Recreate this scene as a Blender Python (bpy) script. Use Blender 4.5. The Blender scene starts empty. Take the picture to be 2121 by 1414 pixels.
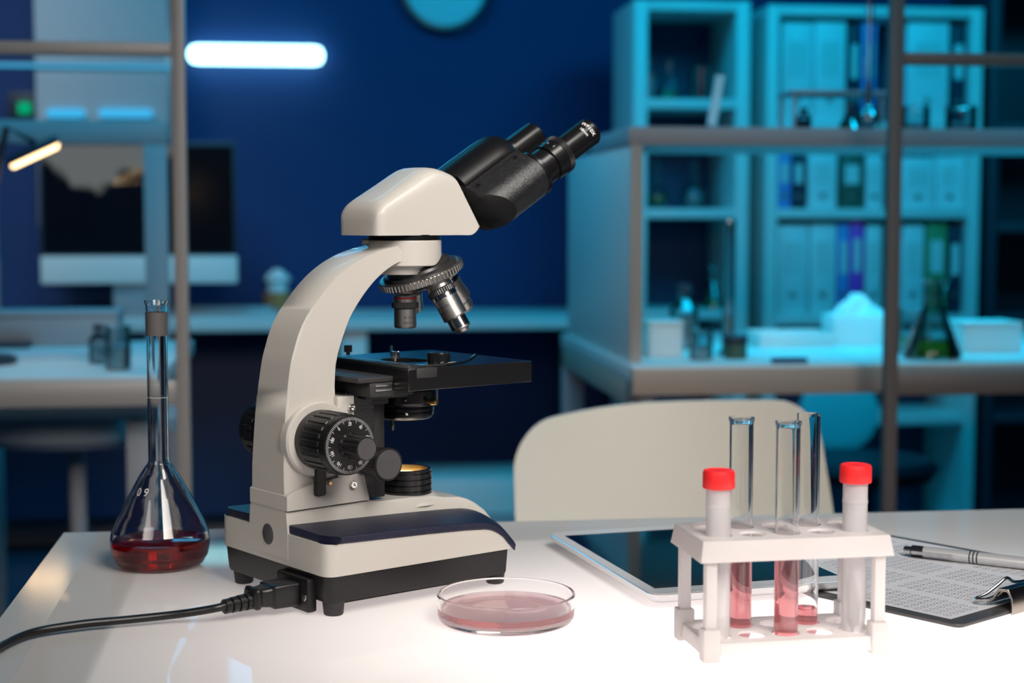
import bpy, bmesh, math, random
from mathutils import Vector, Matrix
random.seed(7)
scene = bpy.context.scene
COL = scene.collection
PI = math.pi
# ------------------------------------------------------------------ measuring helpers
FPX, HOR, CX, CY = 3330.0, 450.0, 1060.5, 707.0
PITCH = math.atan((CY - HOR) / FPX)
ZT = 0.75                       # table top height
CAM = Vector((0, 0, ZT + 0.285))
_F = Vector((0, math.cos(PITCH), -math.sin(PITCH))); _U = Vector((0, math.sin(PITCH), math.cos(PITCH))); _R = Vector((1, 0, 0))
def ray(x, y): return _F + _R * ((x - CX) / FPX) + _U * ((CY - y) / FPX)
def onz(x, y, z):               # point at height z (world) on the sight line
    d = ray(x, y); return CAM + d * ((z - CAM.z) / d.z)
def onY(x, y, Y):
    d = ray(x, y); return CAM + d * (Y / d.y)
RA = math.radians(7.0)          # the room is turned 7 degrees against the camera
RS = Vector((math.cos(RA), math.sin(RA), 0)); RT = Vector((-math.sin(RA), math.cos(RA), 0))
def rp(x, y, t):                # -> (s, z) on the room plane at depth t
    d = ray(x, y); P = CAM + d * (t / d.dot(RT)); return P.dot(RS), P.z
def rw(s, t, z): return RS * s + RT * t + Vector((0, 0, z))

# ------------------------------------------------------------------ materials
def _mat(name):
    m = bpy.data.materials.new(name); m.use_nodes = True
    nt = m.node_tree
    return m, nt, nt.nodes['Principled BSDF']
def P(name, col, rough=.5, metal=0., spec=.5, coat=0., bump=0., bscale=300., trans=0., ior=1.5, var=0., emis=None, estr=0., alpha=1., aniso=0.):
    m, nt, b = _mat(name)
    b.inputs['Base Color'].default_value = (*col, 1)
    b.inputs['Roughness'].default_value = rough
    b.inputs['Metallic'].default_value = metal
    b.inputs['Specular IOR Level'].default_value = spec
    b.inputs['Coat Weight'].default_value = coat
    b.inputs['Coat Roughness'].default_value = .05
    b.inputs['Transmission Weight'].default_value = trans
    b.inputs['IOR'].default_value = ior
    b.inputs['Alpha'].default_value = alpha
    if emis:
        b.inputs['Emission Color'].default_value = (*emis, 1); b.inputs['Emission Strength'].default_value = estr
    if bump or var:
        tc = nt.nodes.new('ShaderNodeTexCoord'); n = nt.nodes.new('ShaderNodeTexNoise')
        n.inputs['Scale'].default_value = bscale; n.inputs['Detail'].default_value = 2
        nt.links.new(tc.outputs['Object'], n.inputs['Vector'])
        if bump:
            bp = nt.nodes.new('ShaderNodeBump'); bp.inputs['Strength'].default_value = bump; bp.inputs['Distance'].default_value = .0006
            nt.links.new(n.outputs['Fac'], bp.inputs['Height']); nt.links.new(bp.outputs['Normal'], b.inputs['Normal'])
        if var:
            n2 = nt.nodes.new('ShaderNodeTexNoise'); n2.inputs['Scale'].default_value = bscale * .2; n2.inputs['Detail'].default_value = 4
            nt.links.new(tc.outputs['Object'], n2.inputs['Vector'])
            mx = nt.nodes.new('ShaderNodeMix'); mx.data_type = 'RGBA'
            mx.inputs['A'].default_value = (*[c * (1 - var) for c in col], 1); mx.inputs['B'].default_value = (*[min(1, c * (1 + var)) for c in col], 1)
            nt.links.new(n2.outputs['Fac'], mx.inputs['Factor']); nt.links.new(mx.outputs['Result'], b.inputs['Base Color'])
    return m
def translucent(name, col, tcol, mixf=.5, gloss=.0, rough=.1, clear=0., ior=1.45):
    m, nt, b = _mat(name); nt.nodes.remove(b)
    out = nt.nodes['Material Output']
    d = nt.nodes.new('ShaderNodeBsdfDiffuse'); d.inputs['Color'].default_value = (*col, 1)
    t = nt.nodes.new('ShaderNodeBsdfTranslucent'); t.inputs['Color'].default_value = (*tcol, 1)
    mx = nt.nodes.new('ShaderNodeMixShader'); mx.inputs[0].default_value = mixf
    nt.links.new(d.outputs[0], mx.inputs[1]); nt.links.new(t.outputs[0], mx.inputs[2])
    last = mx
    if clear:
        tr = nt.nodes.new('ShaderNodeBsdfTransparent'); m2 = nt.nodes.new('ShaderNodeMixShader'); m2.inputs[0].default_value = clear
        nt.links.new(last.outputs[0], m2.inputs[1]); nt.links.new(tr.outputs[0], m2.inputs[2]); last = m2
    if gloss:
        g = nt.nodes.new('ShaderNodeBsdfGlossy'); g.inputs['Roughness'].default_value = rough
        fr = nt.nodes.new('ShaderNodeFresnel'); fr.inputs['IOR'].default_value = ior
        ml = nt.nodes.new('ShaderNodeMath'); ml.operation = 'MULTIPLY'; ml.inputs[1].default_value = gloss
        nt.links.new(fr.outputs[0], ml.inputs[0])
        m3 = nt.nodes.new('ShaderNodeMixShader'); nt.links.new(ml.outputs[0], m3.inputs[0])
        nt.links.new(last.outputs[0], m3.inputs[1]); nt.links.new(g.outputs[0], m3.inputs[2]); last = m3
    nt.links.new(last.outputs[0], out.inputs['Surface'])
    return m
def liquid(name, absorb, dens, ior=1.33, milk=None, mf=0.):
    m, nt, b = _mat(name); nt.nodes.remove(b)
    out = nt.nodes['Material Output']
    g = nt.nodes.new('ShaderNodeBsdfGlass'); g.inputs['IOR'].default_value = ior; g.inputs['Roughness'].default_value = 0
    v = nt.nodes.new('ShaderNodeVolumeAbsorption'); v.inputs['Color'].default_value = (*absorb, 1); v.inputs['Density'].default_value = dens
    last = g
    if milk:                     # slightly cloudy: part of the light is scattered at the boundary
        d = nt.nodes.new('ShaderNodeBsdfDiffuse'); t = nt.nodes.new('ShaderNodeBsdfTranslucent')
        d.inputs['Color'].default_value = t.inputs['Color'].default_value = (*milk, 1)
        m1 = nt.nodes.new('ShaderNodeMixShader'); m1.inputs[0].default_value = .6
        nt.links.new(d.outputs[0], m1.inputs[1]); nt.links.new(t.outputs[0], m1.inputs[2])
        m2 = nt.nodes.new('ShaderNodeMixShader'); m2.inputs[0].default_value = mf
        nt.links.new(g.outputs[0], m2.inputs[1]); nt.links.new(m1.outputs[0], m2.inputs[2]); last = m2
    nt.links.new(last.outputs[0], out.inputs['Surface']); nt.links.new(v.outputs[0], out.inputs['Volume'])
    return m
def emit(name, col, s):
    m, nt, b = _mat(name); nt.nodes.remove(b)
    e = nt.nodes.new('ShaderNodeEmission'); e.inputs['Color'].default_value = (*col, 1); e.inputs['Strength'].default_value = s
    nt.links.new(e.outputs[0], nt.nodes['Material Output'].inputs['Surface'])
    return m
def pane(name, refl=.6, tint=(1, 1, 1)):
    m, nt, b = _mat(name); nt.nodes.remove(b)
    tr = nt.nodes.new('ShaderNodeBsdfTransparent'); tr.inputs['Color'].default_value = (*tint, 1)
    g = nt.nodes.new('ShaderNodeBsdfGlossy'); g.inputs['Roughness'].default_value = 0.02
    fr = nt.nodes.new('ShaderNodeFresnel'); fr.inputs['IOR'].default_value = 1.5
    ml = nt.nodes.new('ShaderNodeMath'); ml.operation = 'MULTIPLY'; ml.inputs[1].default_value = refl
    nt.links.new(fr.outputs[0], ml.inputs[0])
    mx = nt.nodes.new('ShaderNodeMixShader'); nt.links.new(ml.outputs[0], mx.inputs[0])
    nt.links.new(tr.outputs[0], mx.inputs[1]); nt.links.new(g.outputs[0], mx.inputs[2])
    nt.links.new(mx.outputs[0], nt.nodes['Material Output'].inputs['Surface'])
    return m

M = dict(
    cream=P('cream_enamel', (.50, .475, .435), .42, bump=.25, bscale=1400, coat=.15),
    blackpl=P('black_plastic', (.008, .008, .0085), .38, spec=.4, bump=.12, bscale=1500),
    blackmt=P('matte_black', (.020, .019, .021), .55, bump=.4, bscale=1600),
    greypl=P('dark_grey_cap', (.055, .052, .056), .6, bump=.2, bscale=900, var=.2),
    blackhinge=P('black_hinge', (.005, .005, .006), .36, spec=.3),
    blacksat=P('black_satin', (.006, .006, .0065), .25, spec=.6),
    blackcr=P('black_crinkle', (.010, .010, .011), .27, spec=.8, bump=.6, bscale=1500),
    navy=P('navy_rubber', (.006, .008, .028), .45, bump=.5, bscale=1800),
    chrome=P('chrome', (.75, .74, .72), .16, 1.),
    steel=P('brushed_steel', (.56, .55, .53), .3, 1., bump=.05, bscale=900),
    satin=P('satin_nickel', (.50, .48, .45), .34, 1.),
    darkst=P('dark_steel', (.10, .10, .10), .3, .8),
    brass=P('brass', (.6, .42, .18), .3, 1.),
    white=P('white_print', (.85, .85, .85), .6),
    dimwhite=P('grey_print', (.5, .5, .5), .6),
    ink=P('black_ink', (.01, .01, .01), .6),
    inkgrey=P('printing_ink', (.045, .045, .05), .7),
    redband=P('red_band', (.4, .01, .015), .4),
    redcap=P('red_cap', (.85, .018, .02), .42, bump=.1, bscale=800),
    rack=translucent('rack_plastic', (.95, .92, .91), (.97, .93, .92), .55, .5, .25),
    tubepl=translucent('cloudy_plastic', (.97, .94, .95), (.98, .95, .96), .42, .6, .2, clear=.38),
    glass=P('clear_glass', (1, 1, 1), .0, trans=1., ior=1.47),
    glassl=P('thin_clear_glass', (1, 1, 1), .0, trans=1., ior=1.33),
    frost=P('frosted_band', (.09, .085, .08), .5),
    table=translucent('backlit_tabletop', (.64, .62, .60), (.95, .90, .885), .36, .32, .03, ior=1.5),
    tabframe=P('tabletop_border', (.40, .42, .42), .10, spec=.08),
    tableg=P('grey_metal_frame', (.35, .35, .36), .4, .3),
    tabwhite=P('tablet_white', (.62, .61, .60), .25, coat=.3),
    alu=P('tablet_aluminium', (.72, .72, .72), .25, .9),
    screen=P('tablet_screen', (.002, .003, .006), .05, spec=.22),
    paper=P('paper', (.52, .52, .55), .8),
    board=P('clipboard_board', (.05, .05, .052), .45, bump=.2, bscale=700),
    boardedge=P('clipboard_edge', (.30, .27, .27), .5),
    cable=P('cable_rubber', (.008, .008, .009), .33),
    shell=P('chair_shell', (.66, .63, .56), .45, var=.03, bscale=4),
    post=P('partition_metal', (.42, .39, .37), .45, .2),
    post2=P('partition_dark_metal', (.20, .165, .15), .5, .2),
    wall=P('wall_paint', (.003, .029, .130), .75, var=.06, bscale=8),
    floor=P('floor_vinyl', (.05, .07, .12), .5, var=.15, bscale=6),
    ceil=P('ceiling_paint', (.15, .18, .25), .8, var=.04, bscale=6),
    lab=P('white_laminate', (.74, .74, .73), .4, var=.02, bscale=10),
    labedge=P('bench_edge', (.45, .37, .31), .5, var=.05, bscale=20),
    labgrey=P('grey_laminate', (.36, .37, .40), .5, var=.04, bscale=10),
    dark=P('dark_cabinet', (.02, .03, .05), .5, var=.1, bscale=10),
    navyboard=P('navy_board', (.03, .05, .13), .6, var=.1, bscale=10),
    mon=P('monitor_black', (.004, .004, .006), .2),
    binderw=P('binder_white', (.78, .80, .82), .45, var=.03, bscale=20),
    binderb=P('binder_blue', (.12, .30, .75), .45, var=.03, bscale=20),
    binderp=P('binder_purple', (.75, .07, .62), .45, var=.03, bscale=20),
    binderg=P('binder_green', (.10, .30, .12), .45, var=.03, bscale=20),
    bindero=P('binder_olive', (.05, .10, .07), .5, var=.03, bscale=20),
    binderd=P('binder_dark', (.012, .02, .05), .5, var=.03, bscale=20),
    label=P('spine_label', (.7, .7, .7), .7),
    tissue=P('tissue_paper', (.85, .87, .88), .8, bump=.3, bscale=40),
    carton=P('white_carton', (.82, .82, .82), .6, var=.02, bscale=20),
    bglass=pane('thin_glass', 2.2, (.90, .95, .96)),
    greenliq=P('green_liquid', (.10, .55, .06), .1, trans=.5, ior=1.33),
    blueliq=P('pale_liquid', (.45, .75, .85), .1, trans=.4, ior=1.33),
    pinkliq=liquid('pink_medium', (1.0, .24, .30), 95., milk=(.95, .42, .46), mf=.22),
    redliq=liquid('red_reagent', (1.0, .035, .07), 130., milk=(.34, .006, .016), mf=.45),
    petliq=liquid('pink_agar', (1.0, .16, .22), 24., milk=(1.0, .66, .70), mf=.15),
    specimen=P('grey_specimen', (.012, .011, .012), .9, bump=1., bscale=500),
    lens=P('lens_glass', (.9, .9, .9), .02, trans=1., ior=1.5),
    lampglow=emit('lamp_lens_glow', (1.0, .72, .40), 3.2),
    tube=emit('cyan_tube_glow', (.40, .90, 1.0), 6.),
    strip=emit('cyan_reflection_glow', (.06, .55, 1.0), .9),  # emission standing in for cyan reflections in the partition glass
    warmled=emit('warm_led_glow', (1.0, .66, .32), 4.5),
    greenled=emit('green_led_glow', (.0, .8, .35), .5),
    clockface=P('clock_face', (.62, .72, .75), .4),
    stoolm=P('stool_vinyl', (.55, .62, .66), .45),
    panem=pane('partition_glass', .5),
    pen=P('pen_silver', (.66, .66, .67), .34, .6),
    penk=P('pen_black', (.012, .012, .015), .25),
    orange=P('orange_sleeve', (.7, .25, .08), .6),
)

# ------------------------------------------------------------------ mesh helpers
def new(): return bmesh.new()
def rbox(bm, x0, x1, y0, y1, z0, z1, r=0., seg=2, mx=None):
    vs = [bm.verts.new((x, y, z)) for x in (x0, x1) for y in (y0, y1) for z in (z0, z1)]
    f = []
    for q in ((0, 1, 3, 2), (4, 6, 7, 5), (0, 4, 5, 1), (2, 3, 7, 6), (0, 2, 6, 4), (1, 5, 7, 3)):
        f.append(bm.faces.new([vs[i] for i in q]))
    geo = vs
    if r > 0:
        es = list({e for fc in f for e in fc.edges})
        res = bmesh.ops.bevel(bm, geom=es, offset=r, segments=seg, profile=.5, affect='EDGES')
        geo = list({v for fc in res['faces'] for v in fc.verts} | {v for v in vs if v.is_valid})
    if mx is not None: bmesh.ops.transform(bm, matrix=mx, verts=geo)
    return geo
def lathe(bm, prof, mx=None, seg=48, cap0=True, cap1=True, radfn=None):
    rings = []
    if radfn is None:            # keep long straight runs flat shaded right up to their rounded ends
        q = [prof[0]]
        for a, b in zip(prof, prof[1:]):
            L_ = math.hypot(b[0] - a[0], b[1] - a[1])
            if L_ > .0024:
                e = min(.0007, L_ * .2) / L_
                q += [(a[0] + (b[0] - a[0]) * e, a[1] + (b[1] - a[1]) * e), (b[0] - (b[0] - a[0]) * e, b[1] - (b[1] - a[1]) * e)]
            q.append(b)
        prof = q
    for k, (r, z) in enumerate(prof):
        ring = []
        for i in range(seg):
            a = 2 * PI * i / seg
            rr = r if radfn is None else radfn(r, k, i)
            ring.append(bm.verts.new((rr * math.cos(a), rr * math.sin(a), z)))
        rings.append(ring)
    for a, b in zip(rings, rings[1:]):
        for i in range(seg):
            j = (i + 1) % seg
            bm.faces.new((a[i], a[j], b[j], b[i]))
    if cap0: bm.faces.new(list(reversed(rings[0])))
    if cap1: bm.faces.new(rings[-1])
    vs = [v for r_ in rings for v in r_]
    if mx is not None: bmesh.ops.transform(bm, matrix=mx, verts=vs)
    return vs
def prism(bm, poly, z0, z1, mx=None, top=None):
    a = [bm.verts.new((x, y, z0)) for x, y in poly]; b = [bm.verts.new((x, y, z1)) for x, y in (top or poly)]
    n = len(poly)
    bm.faces.new(list(reversed(a))); bm.faces.new(b)
    for i in range(n): bm.faces.new((a[i], a[(i + 1) % n], b[(i + 1) % n], b[i]))
    if mx is not None: bmesh.ops.transform(bm, matrix=mx, verts=a + b)
    return a + b
def loft(bm, secs, closed=True, cap=True):
    rows = [[bm.verts.new(p) for p in s] for s in secs]
    n = len(rows[0])
    for a, b in zip(rows, rows[1:]):
        for i in range(n if closed else n - 1):
            j = (i + 1) % n; bm.faces.new((a[i], a[j], b[j], b[i]))
    if cap and closed:
        bm.faces.new(list(reversed(rows[0]))); bm.faces.new(rows[-1])
    return [v for r in rows for v in r]
def smoothpath(pts, n=8):
    out = []; p = [Vector(q) for q in pts]
    for i in range(len(p) - 1):
        a, b, c, d = p[max(i - 1, 0)], p[i], p[i + 1], p[min(i + 2, len(p) - 1)]
        for k in range(n):
            t = k / n
            out.append(.5 * ((2 * b) + (c - a) * t + (2 * a - 5 * b + 4 * c - d) * t * t + (3 * b - a - 3 * c + d) * t ** 3))
    out.append(p[-1]); return out
def tube(bm, pts, r, seg=12, cap=True):
    pts = [Vector(p) for p in pts]; rings = []; up = Vector((0, 0, 1))
    t0 = (pts[1] - pts[0]).normalized()
    if abs(t0.z) > .95: up = Vector((1, 0, 0))
    nrm = t0.cross(up).normalized()
    for i, p in enumerate(pts):
        t = (pts[min(i + 1, len(pts) - 1)] - pts[max(i - 1, 0)]).normalized()
        nrm = (nrm - t * nrm.dot(t)).normalized(); bi = t.cross(nrm)
        rr = r[i] if isinstance(r, (list, tuple)) else r
        rings.append([bm.verts.new(p + nrm * rr * math.cos(2 * PI * k / seg) + bi * rr * math.sin(2 * PI * k / seg)) for k in range(seg)])
    for a, b in zip(rings, rings[1:]):
        for i in range(seg):
            j = (i + 1) % seg; bm.faces.new((a[i], a[j], b[j], b[i]))
    if cap: bm.faces.new(list(reversed(rings[0]))); bm.faces.new(rings[-1])
    return [v for q in rings for v in q]
def axis(o, d, x=None):          # matrix with z axis along d at o
    z = Vector(d).normalized()
    xx = Vector(x) if x is not None else (Vector((0, 0, 1)) if abs(z.z) < .9 else Vector((1, 0, 0)))
    xx = (xx - z * xx.dot(z)).normalized(); yy = z.cross(xx)
    m = Matrix((xx, yy, z)).transposed().to_4x4(); m.translation = Vector(o); return m
def rrect(x0, x1, y0, y1, r, n=5):
    out = []
    for cx, cy, a0 in ((x1 - r, y1 - r, 0), (x0 + r, y1 - r, 90), (x0 + r, y0 + r, 180), (x1 - r, y0 + r, 270)):
        for k in range(n + 1):
            a = math.radians(a0 + 90 * k / n); out.append((cx + r * math.cos(a), cy + r * math.sin(a)))
    return out
def obj(name, bm, m, parent=None, loc=None, rotz=0., sharp=35, bevel=0., bseg=3, mx=None):
    bmesh.ops.recalc_face_normals(bm, faces=bm.faces)
    me = bpy.data.meshes.new(name); bm.to_mesh(me); bm.free()
    for p in me.polygons: p.use_smooth = True
    if not bevel: me.set_sharp_from_angle(angle=math.radians(sharp))
    me.materials.append(m if not isinstance(m, str) else M[m])
    o = bpy.data.objects.new(name, me); COL.objects.link(o)
    if parent is not None: o.parent = parent
    if loc is not None: o.location = loc
    o.rotation_euler = (0, 0, rotz)
    if mx is not None: o.matrix_local = mx
    if bevel:
        b = o.modifiers.new('bevel', 'BEVEL'); b.width = bevel; b.segments = bseg; b.limit_method = 'ANGLE'; b.angle_limit = math.radians(38); b.harden_normals = False
        me.set_sharp_from_angle(angle=math.radians(75))
    return o
def tag(o, label, cat, group=None):
    o['label'] = label; o['category'] = cat
    if group: o['group'] = group
    return o
def thing(name, label, cat, loc=(0, 0, 0), rotz=0., group=None):
    o = bpy.data.objects.new(name, None); COL.objects.link(o); o.empty_display_size = .05
    o.location = loc; o.rotation_euler = (0, 0, rotz)
    return tag(o, label, cat, group)
def struct(name, bm, m, **k):
    o = obj(name, bm, m, **k); o['kind'] = 'structure'; return o
def copy_tree(o, parent=None):
    c = o.copy(); COL.objects.link(c)
    if parent is not None: c.parent = parent
    for ch in list(o.children): copy_tree(ch, c)
    return c
_txt = {}
def text(s, size, res=2):        # flat, centred outline mesh of a word: (verts, faces)
    key = (s, res)
    if key not in _txt:
        cu = bpy.data.curves.new('word', 'FONT'); cu.body = s; cu.align_x = 'CENTER'; cu.align_y = 'CENTER'; cu.size = 1.; cu.resolution_u = res
        ob = bpy.data.objects.new('word', cu); COL.objects.link(ob)
        dg = bpy.context.evaluated_depsgraph_get(); dg.update()
        me = bpy.data.meshes.new_from_object(ob.evaluated_get(dg))
        _txt[key] = ([v.co.copy() for v in me.vertices], [list(p.vertices) for p in me.polygons])
        bpy.data.objects.remove(ob); bpy.data.curves.remove(cu); bpy.data.meshes.remove(me)
    vs, fs = _txt[key]
    return [v * size for v in vs], fs
def put_text(bm, s, size, fn, res=2):
    vs, fs = text(s, size, res)
    nv = [bm.verts.new(fn(v.x, v.y)) for v in vs]
    for f in fs:
        try: bm.faces.new([nv[i] for i in f])
        except ValueError: pass

# ================================================================== MICROSCOPE
MO = Vector((-.18069, 1.18479, ZT)); MR = math.radians(38.6)
mic = thing('microscope', 'cream and black binocular microscope standing on the backlit white table', 'microscope', MO, MR)
BC = .002                                  # centre plane of arm and head
YN, YF = -.080, .0765
def bow(b): return .024 * (1 - ((b - BC) / .080) ** 2)
# --- black base tray
def base_outline(inset=0., n=14):
    pts = []
    r = .009 - inset * .5
    x0 = inset; y0, y1 = YN + inset, YF - inset
    for k in range(6):
        a = math.radians(180 + 90 * k / 5); pts.append((x0 + r + r * math.cos(a), y0 + r + r * math.sin(a)))
    for k in range(n + 1):
        b = y0 + (y1 - y0) * k / n
        edge = min(k, n - k)
        xx = .1675 + bow(b) - inset - (.002 if edge == 0 else 0)
        pts.append((xx, b))
    for k in range(6):
        a = math.radians(90 + 90 * k / 5); pts.append((x0 + r + r * math.cos(a), y1 - r + r * math.sin(a)))
    return pts
bm = new()
o_out, o_in, o_pan = base_outline(0), base_outline(.0035), base_outline(.016)
loft(bm, [[(x, y, .0105) for x, y in o_in], [(x, y, .0125) for x, y in base_outline(.0026)], [(x, y, .0303) for x, y in base_outline(.0011)]])
prism(bm, o_pan, .0058, .0107)
base = obj('base', bm, 'blackpl', mic); base['label'] = 'black plastic underbody of the base'
for fx, fy in ((.0125, -.068), (.166, -.060), (.0125, .0625), (.166, .0585)):
    bm = new(); lathe(bm, [(.0062, 0), (.0071, .0008), (.0084, .0125)], Matrix.Translation((fx, fy, 0)), 24)
    obj('foot', bm, 'blackmt', mic)
# --- cream base cover: side walls, ridge, lamp pedestal
FP = [(0, .0535), (.042, .0524), (.0875, .0510), (.125, .0494), (.1432, .0480), (.1500, .0461), (.1551, .0433), (.1605, .0394), (.1641, .0357), (.1675, .0303)]
def top_profile(b):
    k = bow(b); return [(x + k * (x / .1675), z) for x, z in FP]
bm = new(); secs = []
for i in range(17):
    b = YN + (YF - YN) * i / 16
    e = min(b - YN, YF - b); cut = 0.
    if e < .009: cut = .009 - math.sqrt(max(0, .009 ** 2 - (.009 - e) ** 2))
    pr = top_profile(b); pr[0] = (cut, pr[0][1])
    secs.append([(x, b, z) for x, z in pr] + [(pr[-1][0], b, .0300), (cut, b, .0300)])
# finer rounding at the two rear corners
extra = []
for e in (.0008, .0025, .0050):
    for sgn in (0, 1):
        b = YN + e if sgn == 0 else YF - e
        cut = .009 - math.sqrt(.009 ** 2 - (.009 - e) ** 2)
        pr = top_profile(b); pr[0] = (cut, pr[0][1])
        extra.append((b, [(x, b, z) for x, z in pr] + [(pr[-1][0], b, .0300), (cut, b, .0300)]))
secs = [s for _, s in sorted([(s[0][1], s) for s in secs] + extra, key=lambda q: q[0])]
loft(bm, secs)
cover = obj('base_cover', bm, 'cream', mic, sharp=50)
cover['label'] = 'cream enamel cover of the base'
RP = [(-.00025, .0704), (.0704, .0711), (.0800, .0682), (.1125, .0680), (.1320, .0672), (.1440, .0646), (.1581, .0635), (.1660, .0612), (.1735, .0575), (.1838, .0505), (.1910, .0425), (.1925, .0380)]
bm = new(); secs = []
for b, dz, da in ((-.0262, -.0165, 0), (-.0245, -.002, 0), (-.0228, 0, .0), (BC, .0005, .002), (.0268, 0, 0), (.0285, -.002, 0), (.0302, -.0165, 0)):
    kk = [(x + (da + .0 if i > 5 else 0), max(z + dz, .036)) for i, (x, z) in enumerate(RP)]
    secs.append([(x, b, z) for x, z in kk] + [(.1925 + da, b, .034), (-.00025, b, .034)])
loft(bm, secs)
lathe(bm, [(.0286, .0605), (.0262, .0645), (.0228, .0672), (.0213, .0676)], Matrix.Translation((.1242, BC, 0)), 40)
obj('base_ridge', bm, 'cream', mic, sharp=40)
# --- navy arm pads either side of the ridge
def pad(y_in, y_out):
    bm = new(); n = 26; secs = []
    FR = [0, .2, .4, .6, .72, .80, .87, .92, .955, .98, 1.]
    wid = abs(y_out - y_in); rc = .012
    for i in range(n + 1):
        sec_t, sec_b = [], []
        for fr in FR:
            b = y_in + (y_out - y_in) * fr; d = wid * (1 - fr)
            st = .0012 + (rc - math.sqrt(max(0, rc * rc - (rc - d) ** 2)) if d < rc else 0)
            a = st + (.1712 - st) * (i / n) ** .92
            aa = a + bow(b) * (a / .1675); zb = None
            for (xa, za), (xb, zb_) in zip(FP, FP[1:]):
                if xa <= a <= xb: zb = za + (zb_ - za) * (a - xa) / (xb - xa); break
            if zb is None: zb = FP[-1][1] - (a - .1675) * .8
            lift = .0010 * (1 - fr)
            sec_t.append((aa + (.0012 if a > .15 else 0), b, zb + .0056 + lift)); sec_b.append((aa, b, zb + .0002))
        secs.append(sec_t + list(reversed(sec_b)))
    loft(bm, secs)
    return bm
obj('arm_pad', pad(-.0250, -.0812), 'navy', mic, bevel=.0017, bseg=3)
obj('arm_pad', pad(.0285, .0776), 'navy', mic, bevel=.0017, bseg=3)
# --- round plug on the rear of the base
bm = new(); lathe(bm, [(.0079, 0), (.0079, .0006), (.0073, .0010)], axis((0.0002, .0023, .0493), (-1, 0, 0)), 40)
o = obj('blanking_plug', bm, 'greypl', mic); o['label'] = 'round grey plug set into the rear of the base'
# --- mains inlet
bm = new(); rbox(bm, -.0045, .004, -.0600, -.0160, .0015, .0262, .002)
pwr = obj('mains_inlet', bm, 'blackpl', mic)
for yy in (-.0560, -.0205):
    bm = new(); lathe(bm, [(.0026, 0), (.0026, .0006), (.0012, .0010)], axis((-.0045, yy, .0125), (-1, 0, 0)), 20)
    obj('screw', bm, 'chrome', pwr)
# --- curved arm
OUT = [(0, .0704), (0, .0850), (0, .1000), (.0012, .1200), (.0024, .1370), (.0038, .1512), (.0042, .1517), (.0052, .1600), (.0070, .1714), (.0085, .1790), (.0110, .1874), (.0155, .2000), (.0223, .2124), (.0336, .2266), (.0461, .2390), (.0587, .2481), (.0727, .2552), (.0880, .2602), (.1020, .2632)]
INN = [(.0714, .0713), (.0680, .0850), (.0640, .1000), (.0598, .1200), (.0583, .1370), (.0583, .1512), (.0455, .1514), (.0453, .1590), (.0464, .1729), (.0478, .1800), (.0497, .1864), (.0537, .1970), (.0600, .2105), (.0690, .2232), (.0785, .2338), (.0875, .2415), (.0960, .2470), (.1040, .2505), (.1120, .2520)]
PAIR = [(*o_, *i_) for o_, i_ in zip(OUT, INN)]
def resample_(rows, n):
    out = []
    for i in range(len(rows) - 1):
        a, b, c, d = rows[max(i - 1, 0)], rows[i], rows[i + 1], rows[min(i + 2, len(rows) - 1)]
        for k in range(n):
            t = k / n
            out.append(tuple(.5 * (2 * q + (r - p) * t + (2 * p - 5 * q + 4 * r - u) * t * t + (3 * q - p - 3 * r + u) * t ** 3) for p, q, r, u in zip(a, b, c, d)))
    return out + [rows[-1]]
PAIR = PAIR[:7] + resample_(PAIR[7:], 4)
bm = new(); secs = []
for a0, z0, a1, z1 in PAIR:
    hw = .0253 - .0030 * min(1, max(0, (z0 - .0704) / .10)); ch = .0014
    secs.append([(a0, BC - hw + ch, z0), (a0 + ch, BC - hw, z0), (a1 - ch * .4, BC - hw, z1), (a1, BC - hw + ch * .4, z1), (a1, BC + hw - ch * .4, z1), (a1 - ch * .4, BC + hw, z1), (a0 + ch, BC + hw, z0), (a0, BC + hw - ch, z0)])
loft(bm, secs)
# plinth step at the foot of the arm
pl_ = [(-.0008, .0704), (.0714, .0713), (.0668, .0900), (.0600, .0925), (.0480, .0915), (.0315, .0893), (.0230, .0881), (.0124, .0862), (.0045, .0840), (-.0008, .0812)]
prism(bm, [(x, z) for x, z in pl_], -(BC + .0256), -(BC - .0288), Matrix.Rotation(PI / 2, 4, 'X'))
arm = obj('arm', bm, 'cream', mic, sharp=38); arm['label'] = 'curved cream enamel arm'
bm = new(); rbox(bm, .0440, .0586, -.0262, -.020, .078, .1516, .0008)
obj('guide_cover', bm, 'cream', mic)
for bx, bz in ((.0552, .1430), (.0560, .0845)):
    bm = new(); lathe(bm, [(.0029, 0), (.0029, .0030), (.0025, .0034), (.0015, .0034), (.0013, .0016)], axis((bx, -.0262, bz), (0, -1, 0)), 24)
    obj('bolt', bm, 'chrome', mic)
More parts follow.
